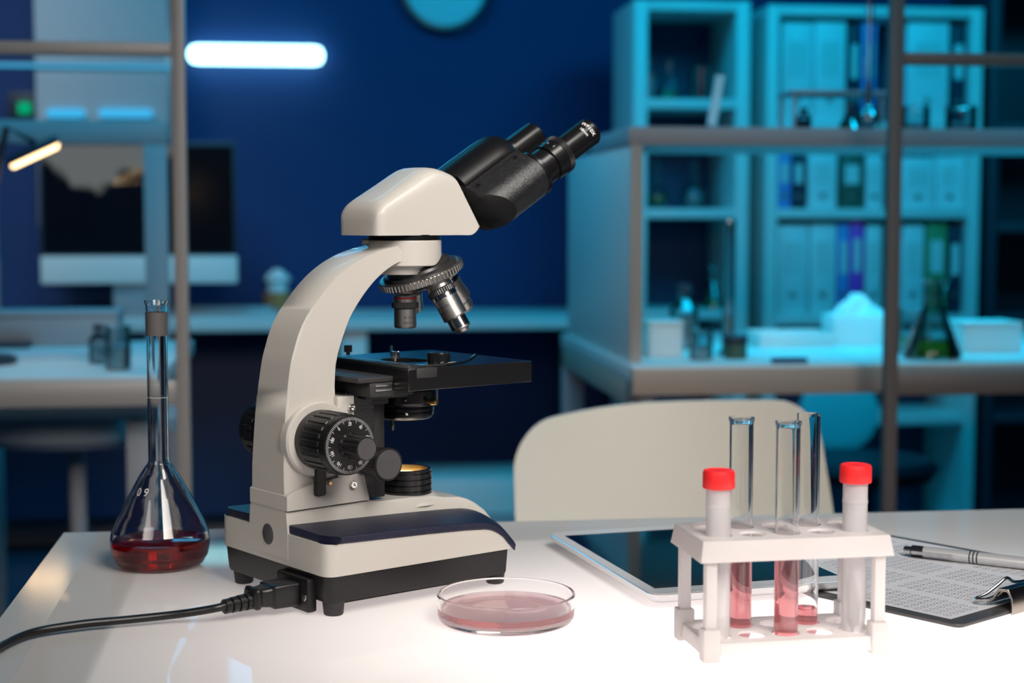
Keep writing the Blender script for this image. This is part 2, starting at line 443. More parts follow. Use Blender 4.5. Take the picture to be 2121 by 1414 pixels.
# --- coarse focus: boss, knob, dial, fine knob
KA, KZ = .0272, .1213
bm = new(); lathe(bm, [(.0282, .018), (.0282, .0262), (.0268, .0282), (.0240, .0284)], axis((KA, 0, KZ), (0, -1, 0)), 64)
obj('focus_boss', bm, 'cream', mic)
def ribbed(n, depth, lo, hi):
    def f(r, k, i):
        if lo <= k <= hi and (i % (n)) < n * .35: return r - depth
        return r
    return f
knob = None
for sgn, y0, y1 in ((-1, .0265, .0685), (1, .0262, .0560)):
    ax = axis((KA, 0, KZ), (0, sgn, 0))
    bm = new()
    L_ = y1 - y0
    lathe(bm, [(.0215, y0), (.0222, y0 + .001), (.0222, y0 + .010), (.0226, y0 + .0104), (.0226, y0 + L_ - .0085), (.0216, y0 + L_ - .008), (.0219, y1 - .0016), (.0212, y1)], ax, 216, radfn=ribbed(9, .0009, 3, 4))
    k_ = obj('coarse_focus_knob', bm, 'blackpl', mic, sharp=30)
    if sgn < 0: knob = k_
    k_['label'] = 'ribbed black focus knob' + (' with a white graduated dial' if sgn < 0 else ' behind the arm')
bm = new()
yd = -.0687
for k in range(100):
    a = PI / 2 - math.radians(3.6 * (k - 10)); w = .00011; r1 = .0205; r0 = r1 - (.0039 if k % 5 == 0 else .0021)
    ca, sa = math.cos(a), math.sin(a)
    q = [(r0, -w), (r1, -w), (r1, w), (r0, w)]
    bm.faces.new([bm.verts.new((KA + r * ca - t * sa, yd, KZ + r * sa + t * ca)) for r, t in q])
for k in range(10):
    a = PI / 2 - math.radians(36 * (k - 1)); ca, sa = math.cos(a), math.sin(a)
    put_text(bm, str(20 * k), .0036, lambda x, y: (KA + (.0155 + y) * ca + x * .8 * sa, yd, KZ + (.0155 + y) * sa - x * .8 * ca), 3)
o = obj('dial_marking', bm, 'white', knob); o['label'] = 'white dial scale numbered by twenties'
bm = new()
lathe(bm, [(.0095, .0680), (.0095, .0695), (.0088, .0705), (.0088, .0890), (.0084, .0903), (.0074, .0905)], axis((KA, 0, KZ), (0, -1, 0)), 96, radfn=ribbed(8, .0006, 2, 3))
fine = obj('fine_focus_knob', bm, 'blackpl', knob)
bm = new(); lathe(bm, [(.0077, .0900), (.0077, .0907)], axis((KA, 0, KZ), (0, -1, 0)), 48)
obj('knob_cap', bm, 'greypl', mic)
# tension lever
bm = new()
lev = [(-.0042, -.0180), (.0042, -.0180), (.0040, -.0400), (.0030, -.0415), (-.0034, -.0420), (-.0042, -.0410)]
loft(bm, [[(KA - .001 + x, yy, KZ + z) for x, z in lev] for yy in (-.0265, -.0315)])
obj('tension_lever', bm, 'blackpl', mic, bevel=.0008)
bm = new(); lathe(bm, [(.0018, 0), (.0018, .003), (.0014, .0034)], axis((KA + .0085, -.0255, KZ - .0335), (0, -1, 0)), 16)
obj('bolt', bm, 'brass', mic)
# --- focusing block and slide column
bm = new(); prism(bm, [(.0560, .0712), (.0812, .0712), (.0812, .1530), (.0560, .1530)], -(BC + .0205), -(BC - .0215), Matrix.Rotation(PI / 2, 4, 'X'))
obj('focus_block', bm, 'blackcr', mic, bevel=.0006)
bm = new(); rbox(bm, .0805, .0912, -.0185, .0225, .0705, .1440, .0008); rbox(bm, .0775, .0945, -.0195, .0235, .1425, .1485, .0008)
obj('slide_column', bm, 'blackmt', mic)
# condenser focus knob
bm = new()
lathe(bm, [(.0100, .018), (.0112, .030), (.0112, .0500), (.0126, .0515), (.0126, .0545), (.0120, .0553), (.0114, .0553), (.0112, .0550)], axis((.0698, 0, .1018), (0, -1, 0)), 120, radfn=ribbed(4, .0004, 1, 2))
ck = obj('condenser_knob', bm, 'blackpl', mic)
bm = new(); lathe(bm, [(.0110, .0548), (.0110, .0554)], axis((.0698, 0, .1018), (0, -1, 0)), 48)
obj('knob_cap', bm, 'greypl', ck)
# --- stage
SZ0, SZ1 = .1562, .1728
SX0, SX1, SY0, SY1 = .081, .1995, -.065, .0705
bm = new()
# slab with a round light hole
hole = [(.1242 + .017 * math.cos(2 * PI * k / 32), BC + .022 * math.sin(2 * PI * k / 32)) for k in range(32)]
def slab(bm, x0, x1, y0, y1, z0, z1, hole):
    cx = sum(h[0] for h in hole) / len(hole); cy = sum(h[1] for h in hole) / len(hole)
    outer = []
    for hx, hy in hole:
        dx, dy = hx - cx, hy - cy
        s = min((x1 - cx) / dx if dx > 1e-9 else 9e9, (x0 - cx) / dx if dx < -1e-9 else 9e9, (y1 - cy) / dy if dy > 1e-9 else 9e9, (y0 - cy) / dy if dy < -1e-9 else 9e9)
        outer.append([cx + dx * s, cy + dy * s])
    for c in ((x0, y0), (x1, y0), (x1, y1), (x0, y1)):
        k = min(range(len(outer)), key=lambda i: (outer[i][0] - c[0]) ** 2 + (outer[i][1] - c[1]) ** 2); outer[k] = list(c)
    n = len(hole)
    ht, hb = [[bm.verts.new((x, y, z)) for x, y in hole] for z in (z1, z0)]
    ot, ob = [[bm.verts.new((x, y, z)) for x, y in outer] for z in (z1, z0)]
    for i in range(n):
        j = (i + 1) % n
        bm.faces.new((ht[i], ht[j], ot[j], ot[i])); bm.faces.new((hb[j], hb[i], ob[i], ob[j]))
        bm.faces.new((ht[j], ht[i], hb[i], hb[j])); bm.faces.new((ot[i], ot[j], ob[j], ob[i]))
slab(bm, SX0, SX1, SY0, SY1, SZ0, SZ1, hole)
stage = obj('stage', bm, 'blacksat', mic, bevel=.0007, bseg=2)
bm = new()
rbox(bm, .0500, .0960, -.045, .060, .1625, .1665, .0006)
rbox(bm, .0610, .1000, -.044, .048, .1512, .1622, .0007)
rbox(bm, .0665, .1050, -.030, .034, .1480, .1530, .0006)
obj('stage_bracket', bm, 'blackmt', mic)
for zz in (.1600, .1565):
    bm = new(); rbox(bm, .0655, .0800, -.0450, -.0435, zz - .0008, zz + .0008, .0003)
    obj('rail', bm, 'steel', mic)
# mechanical stage: cross slide along the rear edge, slide holder, knobs
bm = new(); rbox(bm, .0815, .0905, -.0645, .070, .1728, .1748, .0005); rbox(bm, .0822, .0842, -.060, .066, .1748, .1754, .0003); rbox(bm, .0868, .0882, -.060, .066, .1748, .1754, .0003)
xs = obj('cross_slide', bm, 'darkst', stage)
bm = new()
rbox(bm, .0915, .1010, -.058, .045, .1729, .1742, .0004); rbox(bm, .1010, .1200, -.0600, -.0450, .1729, .1742, .0004)
obj('slide_holder', bm, 'darkst', stage)
bm = new(); rbox(bm, .0885, .1075, -.0655, -.0560, .1655, .1729, .0008)
obj('holder_block', bm, 'blackmt', stage)
for kx, ky in ((.1050, -.0135), (.1090, .0600)):
    bm = new(); lathe(bm, [(.0016, .1738), (.0016, .1760), (.0033, .1762), (.0033, .1815), (.0028, .1818)], Matrix.Translation((kx, ky, 0)), 48, radfn=ribbed(4, .0005, 2, 3))
    o = obj('thumb_screw', bm, 'chrome' if ky < 0 else 'blackpl', stage)
bm = new(); lathe(bm, [(.0102, .1734), (.0102, .1742), (.0088, .1744), (.0090, .1815), (.0082, .1825), (.006, .1828)], Matrix.Translation((.1213, -.0480, 0)), 48)
obj('clip_pivot', bm, 'blacksat', stage)
bm = new()
tube(bm, smoothpath([(.1150, -.0585, .1742), (.1290, -.0595, .1745), (.1420, -.0570, .1750), (.1540, -.0520, .1790)], 5), .0011, 8)
rbox(bm, .1180, .1380, -.0580, -.0560, .1736, .1744, .0003)
obj('clip_finger', bm, 'chrome', stage)
bm = new(); lathe(bm, [(.0012, 0), (.0012, .006), (.0008, .0065)], Matrix.Translation((.150, .058, .1728)), 12)
obj('stage_pin', bm, 'chrome', stage)
# --- condenser
bm = new(); ca = Matrix.Translation((.1242, BC, 0))
lathe(bm, [(.0245, .1560), (.0258, .1520), (.0262, .1500), (.0262, .1400), (.0250, .1380), (.0225, .1376), (.0232, .1360), (.0232, .1335), (.0222, .1330), (.0228, .1322), (.0228, .1300), (.0212, .1292)], ca, 64)
cond = obj('condenser', bm, 'blacksat', mic)
bm = new(); lathe(bm, [(.0214, .1292), (.0216, .1280), (.0200, .1272), (.0180, .1272), (.0180, .1290)], ca, 64, cap0=False, cap1=False)
obj('filter_ring', bm, 'satin', cond)
def radial(phi, r): return (.1242 + r * math.cos(phi), BC + r * math.sin(phi))
def adddir(phi): return (math.cos(phi), math.sin(phi), 0)
VP = math.radians(-125)
x, y = radial(VP + .75, .0255); bm = new(); lathe(bm, [(.0014, 0), (.0014, .004), (.0026, .0042), (.0026, .0085), (.0018, .0095)], axis((x, y, .1420), adddir(VP + .95)), 32, radfn=ribbed(4, .0003, 2, 3))
obj('iris_screw', bm, 'brass', cond)
for ph, zz in ((VP + .02, .1440), (VP + .06, .1328)):
    x, y = radial(ph, .0228 if zz < .14 else .0258); bm = new(); lathe(bm, [(.0013, 0), (.0013, .0014), (.0007, .0018)], axis((x, y, zz), adddir(ph)), 16)
    obj('screw', bm, 'chrome' if zz < .14 else 'darkst', cond)
x, y = radial(VP - .55, .0185); bm = new(); lathe(bm, [(.0013, 0), (.0018, .0045), (.0012, .0085)], axis((x, y, .1275), (0, 0, -1)), 16)
obj('filter_lever', bm, 'darkst', cond)
# --- illuminator
bm = new(); pr = [(.0212, .0665)]
for k in range(4):
    z0 = .0668 + k * .0046; pr += [(.0212, z0), (.0212, z0 + .0034), (.0196, z0 + .0036), (.0196, z0 + .0044)]
pr += [(.0206, .0853), (.0206, .0868), (.0196, .0872), (.0180, .0872), (.0168, .0790)]
lathe(bm, pr, ca, 64)
ill = obj('lamp_housing', bm, 'blacksat', mic); ill['label'] = 'black ribbed lamp housing with a glowing lens'
bm = new(); lathe(bm, [(.0178, .0868), (.0170, .0800)], ca, 48, cap0=False, cap1=False)
obj('brass_ring', bm, 'brass', ill)
bm = new(); lathe(bm, [(.0160, .0800), (.0150, .0818), (.0110, .0832), (.0050, .0838)], ca, 48)
obj('lamp_lens', bm, 'lampglow', ill)
# --- nosepiece mount under the head
bm = new()
ring_b, ring_t = [], []
for i in range(64):
    a = 2 * PI * i / 64; xx, yy = .0290 * math.cos(a), .0290 * math.sin(a)
    zb = max(.2474, .2474 + (xx - .010) * .62)
    ring_b.append((.1248 + xx, BC + yy, zb)); ring_t.append((.1248 + xx, BC + yy, .2672))
loft(bm, [ring_b, ring_t]); lathe(bm, [(.0200, .2405), (.0222, .2480)], Matrix.Translation((.1215, BC, 0)), 48)
obj('head_mount', bm, 'cream', mic, bevel=.0006, bseg=2)
bm = new(); lathe(bm, [(.0284, .2670), (.0284, .2716)], Matrix.Translation((.1248, BC, 0)), 64)
obj('head_ring', bm, 'blacksat', mic)
bm = new(); lathe(bm, [(.0024, 0), (.0024, .005), (.0018, .0055)], axis((.0985, .013, .2660), (-.8, .5, 0)), 16)
obj('lock_screw', bm, 'steel', mic)
# --- turret
AL = math.radians(20.5)
tdn = Vector((math.sin(AL), 0, -math.cos(AL))); te1 = Vector((math.cos(AL), 0, math.sin(AL))); tb = Vector((0, 1, 0))
TC = Vector((.1405, BC, .2402)) ; TAX = axis(TC, -tdn, te1)
bm = new()
lathe(bm, [(.0300, .0030), (.0300, .0046), (.0285, .0056), (.0262, .0058), (.0255, .0080), (.0225, .0100), (.0150, .0112)], TAX, 72)
turret = obj('turret', bm, 'darkst', mic); turret['label'] = 'tilted objective turret with a knurled silver ring'
bm = new(); lathe(bm, [(.0330, -.0026), (.0346, -.0022), (.0346, .0024), (.0336, .0030), (.0318, .0034), (.0300, .0034)], TAX, 320, radfn=ribbed(5, .0007, 1, 2))
obj('knurled_ring', bm, 'satin', turret, sharp=25)
bm = new(); lathe(bm, [(.0330, -.0026), (.0300, -.0050), (.0240, -.0076), (.0120, -.0096), (.004, -.0100)], TAX, 72)
obj('turret_dome', bm, 'steel', turret)
RHO = .0180
def objective(psi, prof_top, length, parts, label):
    rad = -te1 * math.cos(psi) - tb * math.sin(psi)          # psi 0 = the one on the axis
    d = (tdn * math.cos(AL) + rad * math.sin(AL)).normalized()
    start = TC + rad * (RHO + (.0019 if psi == 0 else 0)) + tdn * (.0096 if psi == 0 else .0052)
    return start, d
def build_objective(psi, zscale, spec, label, words=None, phi=0., big=1.):
    start, d = objective(psi, None, 0, None, label)
    ax = axis(start, d, Vector((0, 0, 1)) if abs(d.z) < .9 else Vector((1, 0, 0)))
    root = None
    for nm, m_, prof, kn in spec:
        bm = new(); n = 120 if kn else 56
        lathe(bm, prof, ax, n, radfn=(ribbed(3, .00035, 1, 2) if kn else None))
        o_ = obj('objective' if root is None else nm, bm, m_, mic if root is None else root, sharp=30)
        if root is None: root = o_; o_['label'] = label
    if words:
        inv = ax.inverted()
        # direction towards the viewer, around the barrel
        vd = Vector((math.cos(VP), math.sin(VP), 0)); vl = inv.to_3x3() @ vd; a0 = math.atan2(vl.y, vl.x)
        bm = new()
        for s, size, h, r, off in words:
            def fn(x, y, r=r, h=h, off=off):
                a = a0 + phi - (off + x) / r
                return ax @ Vector(((r + .00008) * math.cos(a), (r + .00008) * math.sin(a), h - y))
            put_text(bm, s, size, fn, 3)
        obj('lettering', bm, 'ink', root)
    return root
spec4 = [('barrel', 'satin', [(.0086, 0), (.0092, .0004), (.0092, .0070), (.0092, .0108), (.0089, .0112), (.0089, .0245), (.0083, .0258), (.0062, .0262)], False),
         ('colour_band', 'redband', [(.00935, .0018), (.00935, .0031)], False),
         ('knurled_collar', 'darkst', [(.0098, .0055), (.0107, .0060), (.0107, .0100), (.0098, .0106)], True)]
build_objective(0, 1, spec4, 'short silver objective with a red band', [('4 /', .0034, .0175, .0089, -.0016 + .0022), ('0.10', .0024, .0177, .0089, .0026 + .0022), ('160/0.17', .0025, .0217, .0089, .0004 + .0022)], 0.)
spec100 = [('barrel', 'satin', [(.0100, 0), (.0104, .0006), (.0104, .0065), (.0098, .0068), (.0103, .0150), (.0100, .0155), (.0100, .0320), (.0094, .0324), (.0076, .0330), (.0076, .0420), (.0070, .0428), (.0058, .0430), (.0046, .0452), (.0030, .0456)], False),
           ('knurled_collar', 'darkst', [(.0104, .0068), (.0113, .0074), (.0113, .0112), (.0104, .0118)], True),
           ('silver_collar', 'chrome', [(.0106, .0118), (.0106, .0150), (.0101, .0152)], False),
           ('front_mount', 'chrome', [(.0078, .0332), (.0078, .0412), (.0070, .0424)], False)]
build_objective(PI / 2, 1, spec100, 'long silver oil objective', [('100/1.25 OIL', .0026, .0215, .0100, -.0066), ('160/0.17', .0025, .0255, .0100, -.0076)], 0.)
spec40 = [('barrel', 'satin', [(.0100, 0), (.0103, .0006), (.0103, .0150), (.0099, .0155), (.0099, .0300), (.0090, .0305), (.0074, .0330), (.0074, .0380), (.0050, .0410)], False),
          ('silver_collar', 'chrome', [(.0108, .0055), (.0112, .0060), (.0112, .0100), (.0104, .0106)], False)]
build_objective(PI, 1, spec40, 'silver objective at the front of the turret')
spec10 = [('barrel', 'satin', [(.0092, 0), (.0096, .0005), (.0096, .0120), (.0090, .0125), (.0090, .0270), (.0070, .0290)], False), ('knurled_collar', 'darkst', [(.0098, .0060), (.0108, .0064), (.0108, .0100), (.0098, .0104)], True)]
build_objective(-PI / 2, 1, spec10, 'silver objective on the far side of the turret')
# --- cream head
bm = new()
ST = [  # a0, lean, zbottom, zside, ztop, half width
    (.0806, .00, .2712, .2800, .2830, .0185), (.0812, .00, .2712, .2825, .2868, .0228), (.0830, -.02, .2712, .2850, .2915, .0258), (.0868, -.04, .2712, .2868, .2962, .0276),
    (.0920, -.06, .2712, .2885, .2998, .0281), (.1050, -.12, .2712, .2935, .3060, .0281), (.1250, -.25, .2712, .3000, .3140, .0281), (.1450, -.40, .2712, .3065, .3205, .0281),
    (.1590, -.50, .2712, .3105, .3236, .0280), (.1692, -.56, .2712, .3118, .3238, .0278), (.1760, -.59, .2738, .3112, .3226, .0276), (.1822, -.615, .2778, .3095, .3205, .0272)]
def resample(rows, n):
    out = []
    for i in range(len(rows) - 1):
        a, b, c, d = rows[max(i - 1, 0)], rows[i], rows[i + 1], rows[min(i + 2, len(rows) - 1)]
        for k in range(n):
            t = k / n
            out.append(tuple(.5 * (2 * q + (r - p) * t + (2 * p - 5 * q + 4 * r - u) * t * t + (3 * q - p - 3 * r + u) * t ** 3) for p, q, r, u in zip(a, b, c, d)))
    return out + [rows[-1]]
ST = resample(ST, 3)
secs = []
for a0, k, zb, zs, zt, w in ST:
    sec = []
    pts = [(-w, zb), (-w, (zb + zs) / 2), (-w, zs)]
    for j in range(1, 16):
        th = PI * j / 16
        cx_ = -math.copysign(abs(math.cos(th)) ** .55, math.cos(th)); sz_ = math.sin(th) ** .75
        pts.append((cx_ * w, zs + (zt - zs) * sz_))
    pts += [(w, zs), (w, (zb + zs) / 2), (w, zb)]
    secs.append([(a0 + k * (z - .2712), BC + b, z) for b, z in pts])
loft(bm, secs)
head = obj('head', bm, 'cream', mic, sharp=48); head['label'] = 'cream enamel viewing head'
# --- binocular
EL = math.radians(31); PHI = .5214; T = .0191; E0, RIN, R1, E1, RT0 = .0059, .0142, .0276, .0672, .0298
bE = Vector((math.cos(EL), 0, math.sin(EL))); bN = Vector((-math.sin(EL), 0, math.cos(EL))); BQ = Vector((.168, BC, .2972))
def half(sgn):
    b = Vector((0, sgn, 0)); ph = PHI if sgn < 0 else .30; return b * math.cos(ph) - bN * math.sin(ph), bN * math.cos(ph) + b * math.sin(ph)
def bp(e, r, t, sgn):
    rh, th = half(sgn); return BQ + bE * e + rh * r + th * t
bm = new()           # central hinge block
secs = []
for rr, ee in ((.0255, -.012), (.0262, .0055), (.0262, .0062), (.0265, .020), (.0265, .048), (.0262, .055), (.0252, .0615), (.0238, .0655), (.0222, .0672)):
    rh, th = half(-1); lim = .004 if ee < .006 else .0143
    secs.append([BQ + bE * ee + rh * min(lim, rr * math.cos(2 * PI * k / 72)) + th * (rr * math.sin(2 * PI * k / 72)) for k in range(72)])
loft(bm, secs)
binoc = obj('binocular_body', bm, 'blackhinge', mic); binoc['label'] = 'hinged black binocular body'
for sgn in (-1, 1):
    # D-shaped outline in (r,t): straight inner part, round outer end; rear corner cut at 45 degrees
    prof = [(-.004, -T), (RIN, -T)]
    for k in range(25):
        a = -PI / 2 + PI * k / 24; prof.append((RT0 + T * math.cos(a), T * math.sin(a)))
    prof += [(RIN, T), (-.004, T)]
    rear = [(E0 + max(0, r - R1)) if r > RIN - .001 else E0 for r, t in prof]
    bm = new()
    loft(bm, [[bp(e, r, t, sgn) for e, (r, t) in zip(rear, prof)], [bp(E1 - .003, r, t, sgn) for r, t in prof], [bp(E1 - .0028, RIN + (r - RIN) * .985, t * .97, sgn) for r, t in prof], [bp(E1, RIN + (r - RIN) * .985, t * .97, sgn) for r, t in prof]])
    hs = obj('prism_housing', bm, 'blackcr', mic, sharp=30)
    for ee in (E0 + .0085, E1 - .009):
        p0 = bp(ee, RIN + .0065, T, sgn); rh, th = half(sgn)
        bm = new(); lathe(bm, [(.0021, -.0005), (.0021, .0005), (.0014, .0007), (.0010, .0001)], axis(p0, th), 20); obj('screw', bm, 'blacksat', hs)
    rh, th = half(sgn); ax = axis(bp(0, RT0, 0, sgn), bE, th)
    # flat end plate then eyepiece tube
    bm = new(); lathe(bm, [(.0192, E1), (.0192, E1 + .0032), (.0178, E1 + .0044), (.0165, E1 + .0050)], ax, 56)
    obj('end_flange', bm, 'blacksat', hs)
    if sgn < 0:
        bm = new(); lathe(bm, [(.0150, E1 + .003), (.0150, .0835), (.0140, .0840), (.0140, .0850), (.0160, .0855), (.0162, .0960), (.0155, .0965)], ax, 56)
        et = obj('eyepiece_tube', bm, 'blacksat', mic)
        bm = new(); lathe(bm, [(.0155, .0962), (.0167, .0966), (.0167, .1020), (.0150, .1026)], ax, 240, radfn=ribbed(4, .0006, 1, 2))
        obj('diopter_ring', bm, 'blackpl', et)
        bm = new(); lathe(bm, [(.0118, .1020), (.0120, .1340), (.0121, .1385), (.0112, .1400), (.0095, .1400), (.0090, .1370)], ax, 56)
        ep = obj('eyepiece', bm, 'blacksat', mic)
        bm = new(); lathe(bm, [(.0088, .1372), (.0050, .1378)], ax, 32); obj('eye_lens', bm, 'lens', ep)
        inv = ax.inverted().to_3x3(); vl = inv @ Vector((math.cos(VP), math.sin(VP), 0)); a0 = math.atan2(vl.y, vl.x)
        bm = new()
        for s, size, h in (('WF10X', .0049, .1325), ('18mm', .0038, .1265)):
            def fn(x, y, h=h):
                a = a0 - .28 + x / .0120
                return ax @ Vector((.01213 * math.cos(a), .01213 * math.sin(a), h + y))
            put_text(bm, s, size, fn, 3)
        obj('lettering', bm, 'white', ep)
        bm = new()
        for s, size, h, da in (('5', .003, .0915, .55), ('0', .003, .0915, .95), ('5', .003, .0915, 1.35)):
            def fn(x, y, h=h, da=da):
                a = a0 + da * -1 + x / .0162
                return ax @ Vector((.01635 * math.cos(a), .01635 * math.sin(a), h + y))
            put_text(bm, s, size, fn, 2)
        obj('lettering', bm, 'dimwhite', et)
    else:
        bm = new(); lathe(bm, [(.0140, E1 + .003), (.0140, .0950), (.0122, .0955), (.0122, .1262), (.0114, .1274), (.0095, .1274), (.0090, .1245)], ax, 56)
        obj('eyepiece_tube', bm, 'blacksat', mic)

# ================================================================== POWER CORD
def mw(a, b, z):
    c, s = math.cos(MR), math.sin(MR); return Vector((MO.x + a * c - b * s, MO.y + a * s + b * c, ZT + z))
cordT = thing('power_cord', 'black power cord plugged into the rear of the microscope', 'cord', mw(-.02, -.038, 0), MR)
inv = Matrix.LocRotScale(cordT.location, cordT.rotation_euler, None).inverted()
bm = new()
def psec(a, w, h, r, zc=.0138): return [(a + .02, y, z) for y, z in rrect(-w, w, zc - h, zc + h, r, 3)]
loft(bm, [psec(-.0050, .0120, .0088, .002), psec(-.0240, .0116, .0084, .002), psec(-.0255, .0095, .0072, .0025), psec(-.0330, .0078, .0066, .003), psec(-.0352, .0098, .0078, .003), psec(-.0372, .0098, .0078, .003), psec(-.0395, .0070, .0064, .003)])
obj('plug', bm, 'cable', cordT, bevel=.0005, bseg=2)
bm = new(); pr = []
for k in range(4):
    a = .0385 + k * .0056; r = .0062 - k * .0003
    pr += [(r, a), (r, a + .0040), (r - .0014, a + .0042), (r - .0014, a + .0054)]
lathe(bm, [(.004, .037)] + pr + [(.003, .0612)], axis((.02, 0, .0138), (-1, 0, -.05)), 28)
obj('strain_relief', bm, 'cable', cordT)
bm = new()
cb = lambda x, y, z: onz(x / 3.03, 1150 + y / 3.03, ZT + z)
pts = [mw(-.050, -.038, .0122), mw(-.0660, -.0380, .0108), cb(1120, 368, .0068), cb(800, 403, .0055), cb(500, 432, .0055), cb(200, 485, .0045), cb(0, 577, .0032), cb(-160, 690, .0030)]
e_ = pts[-1]
pts += [e_ + Vector(q) for q in ((-.022, -.012, -.006), (-.036, -.020, -.040), (-.040, -.022, -.20), (-.045, -.020, -.52), (-.075, -.01, -.722), (-.16, .03, -.7495), (-.45, .12, -.7495))]
tube(bm, [inv @ p for p in smoothpath(pts, 8)], .0029, 14)
obj('cable', bm, 'cable', cordT)

# ================================================================== TABLE
TA = math.radians(7.5)
corner = Vector((-.4065, 1.4405, 0))
tab = thing('table', 'white backlit glass-topped table under the microscope', 'table', corner, TA)
TW, TD = 1.75, .80               # local: x to the right, y towards the camera is negative
bm = new()
BW = .032
def bordx(y): return .032 + (.004 * (-y / .5))
vs = [bm.verts.new(p) for p in ((bordx(0), 0, ZT), (bordx(-TD), -TD, ZT), (TW, -TD, ZT), (TW, 0, ZT))]
bm.faces.new(vs)
low = [bm.verts.new((v.co.x, v.co.y, ZT - .012)) for v in vs]
for i in range(4): bm.faces.new((vs[i], vs[(i + 1) % 4], low[(i + 1) % 4], low[i]))
top = obj('tabletop', bm, 'table', tab); top['label'] = 'glossy white translucent tabletop panel lit from below'
bm = new(); prism(bm, [(0, 0), (0, -TD), (bordx(-TD), -TD), (bordx(0), 0)], ZT - .012, ZT)
obj('tabletop_border', bm, 'tabframe', tab)
bm = new()
for a, b, c, d in ((.06, TW - .06, -.10, -.07), (.06, TW - .06, -TD + .07, -TD + .10), (.06, .09, -TD + .07, -.07), (TW - .09, TW - .06, -TD + .07, -.07)):
    rbox(bm, a, b, c, d, ZT - .055, ZT - .0125, .002)
obj('apron', bm, 'tableg', tab)
for lx, ly in ((.06, -.12), (TW - .11, -.12), (.06, -TD + .07), (TW - .11, -TD + .07)):
    bm = new(); rbox(bm, lx, lx + .05, ly, ly + .05, 0, ZT - .055, .003); obj('leg', bm, 'tableg', tab)

# ================================================================== FLASK ON THE TABLE
fc = onz(323, 1164, ZT); fc.y = 1.302; fc.x = -.2885
fl = thing('volumetric_flask', 'tall necked glass flask holding red liquid at the table corner', 'flask', fc)
outp = [(.020, .0010), (.0290, .0), (.0345, .0030), (.0385, .0095), (.0402, .0180), (.0403, .0230), (.0393, .0290), (.0355, .0385), (.0250, .0590), (.0165, .0745), (.0120, .0815), (.0092, .0850), (.0084, .0880), (.0084, .1500), (.0086, .2080), (.0088, .2140), (.0102, .2180)]
inp = [(.0090, .2180), (.0076, .2140), (.0074, .2080), (.0072, .1500), (.0072, .0880), (.0078, .0852), (.0105, .0810), (.0152, .0738), (.0236, .0584), (.0341, .0379), (.0379, .0288), (.0389, .0230), (.0388, .0180), (.0372, .0105), (.0335, .0046), (.0285, .0020), (.0195, .0026)]
bm = new(); lathe(bm, outp + inp, None, 64)
obj('flask_body', bm, 'glass', fl, sharp=60)
bm = new(); lathe(bm, [(.0190, .0024), (.0286, .0017), (.0337, .0043), (.0375, .0103), (.0391, .0180), (.0392, .0222), (.0386, .0226)], None, 64)
o = obj('liquid', bm, 'redliq', fl); o['label'] = 'dark red liquid'
bm = new(); lathe(bm, [(.00865, .1895), (.00885, .2085)], None, 48, cap0=False, cap1=False); lathe(bm, [(.00875, .1895), (.00895, .2085)], None, 48, cap0=False, cap1=False)
o = obj('frosted_band', bm, 'frost', fl); o['label'] = 'grey ground band below the lip'
bm = new(); lathe(bm, [(.00848, .1390), (.00848, .1394)], None, 48, cap0=False, cap1=False)
def coneword(x, y):
    h = .0640 + y; r = .0250 + (.0590 - h) * .605; a = -PI / 2 - .42 + x / r - .0
    return Vector(((r + .0006) * math.cos(a), (r + .0006) * math.sin(a), h))
put_text(bm, '0 9', .0085, coneword, 3)
obj('lettering', bm, 'dimwhite', fl)
# froth bubbles at the edge of the liquid
bm = new()
for k in range(70):
    a = 2 * PI * k / 70 + random.uniform(-.03, .03); r = .0378 + random.uniform(-.0022, .0006); s = random.uniform(.0005, .0011)
    bmesh.ops.create_icosphere(bm, subdivisions=1, radius=s, matrix=Matrix.Translation((r * math.cos(a), r * math.sin(a), .0229)))
o = obj('froth', bm, 'bglass', fl); o['kind'] = 'stuff'

# ================================================================== PETRI DISH
pd = thing('petri_dish', 'round glass dish of pink liquid in front of the microscope', 'dish', (-.0042, 1.1235, ZT))
bm = new()
lathe(bm, [(.030, -.0003), (.0440, -.0003), (.0470, .0012), (.0486, .0040), (.0490, .0190), (.0486, .0198), (.0473, .0198), (.0469, .0190), (.0466, .0062), (.0448, .0042), (.030, .0036)], None, 96)
obj('dish', bm, 'glassl', pd, sharp=60)
bm = new(); lathe(bm, [(.030, .0034), (.0450, .0040), (.0468, .0064), (.0470, .0100), (.0462, .0098)], None, 96)
o = obj('liquid', bm, 'petliq', pd); o['label'] = 'shallow pink liquid'

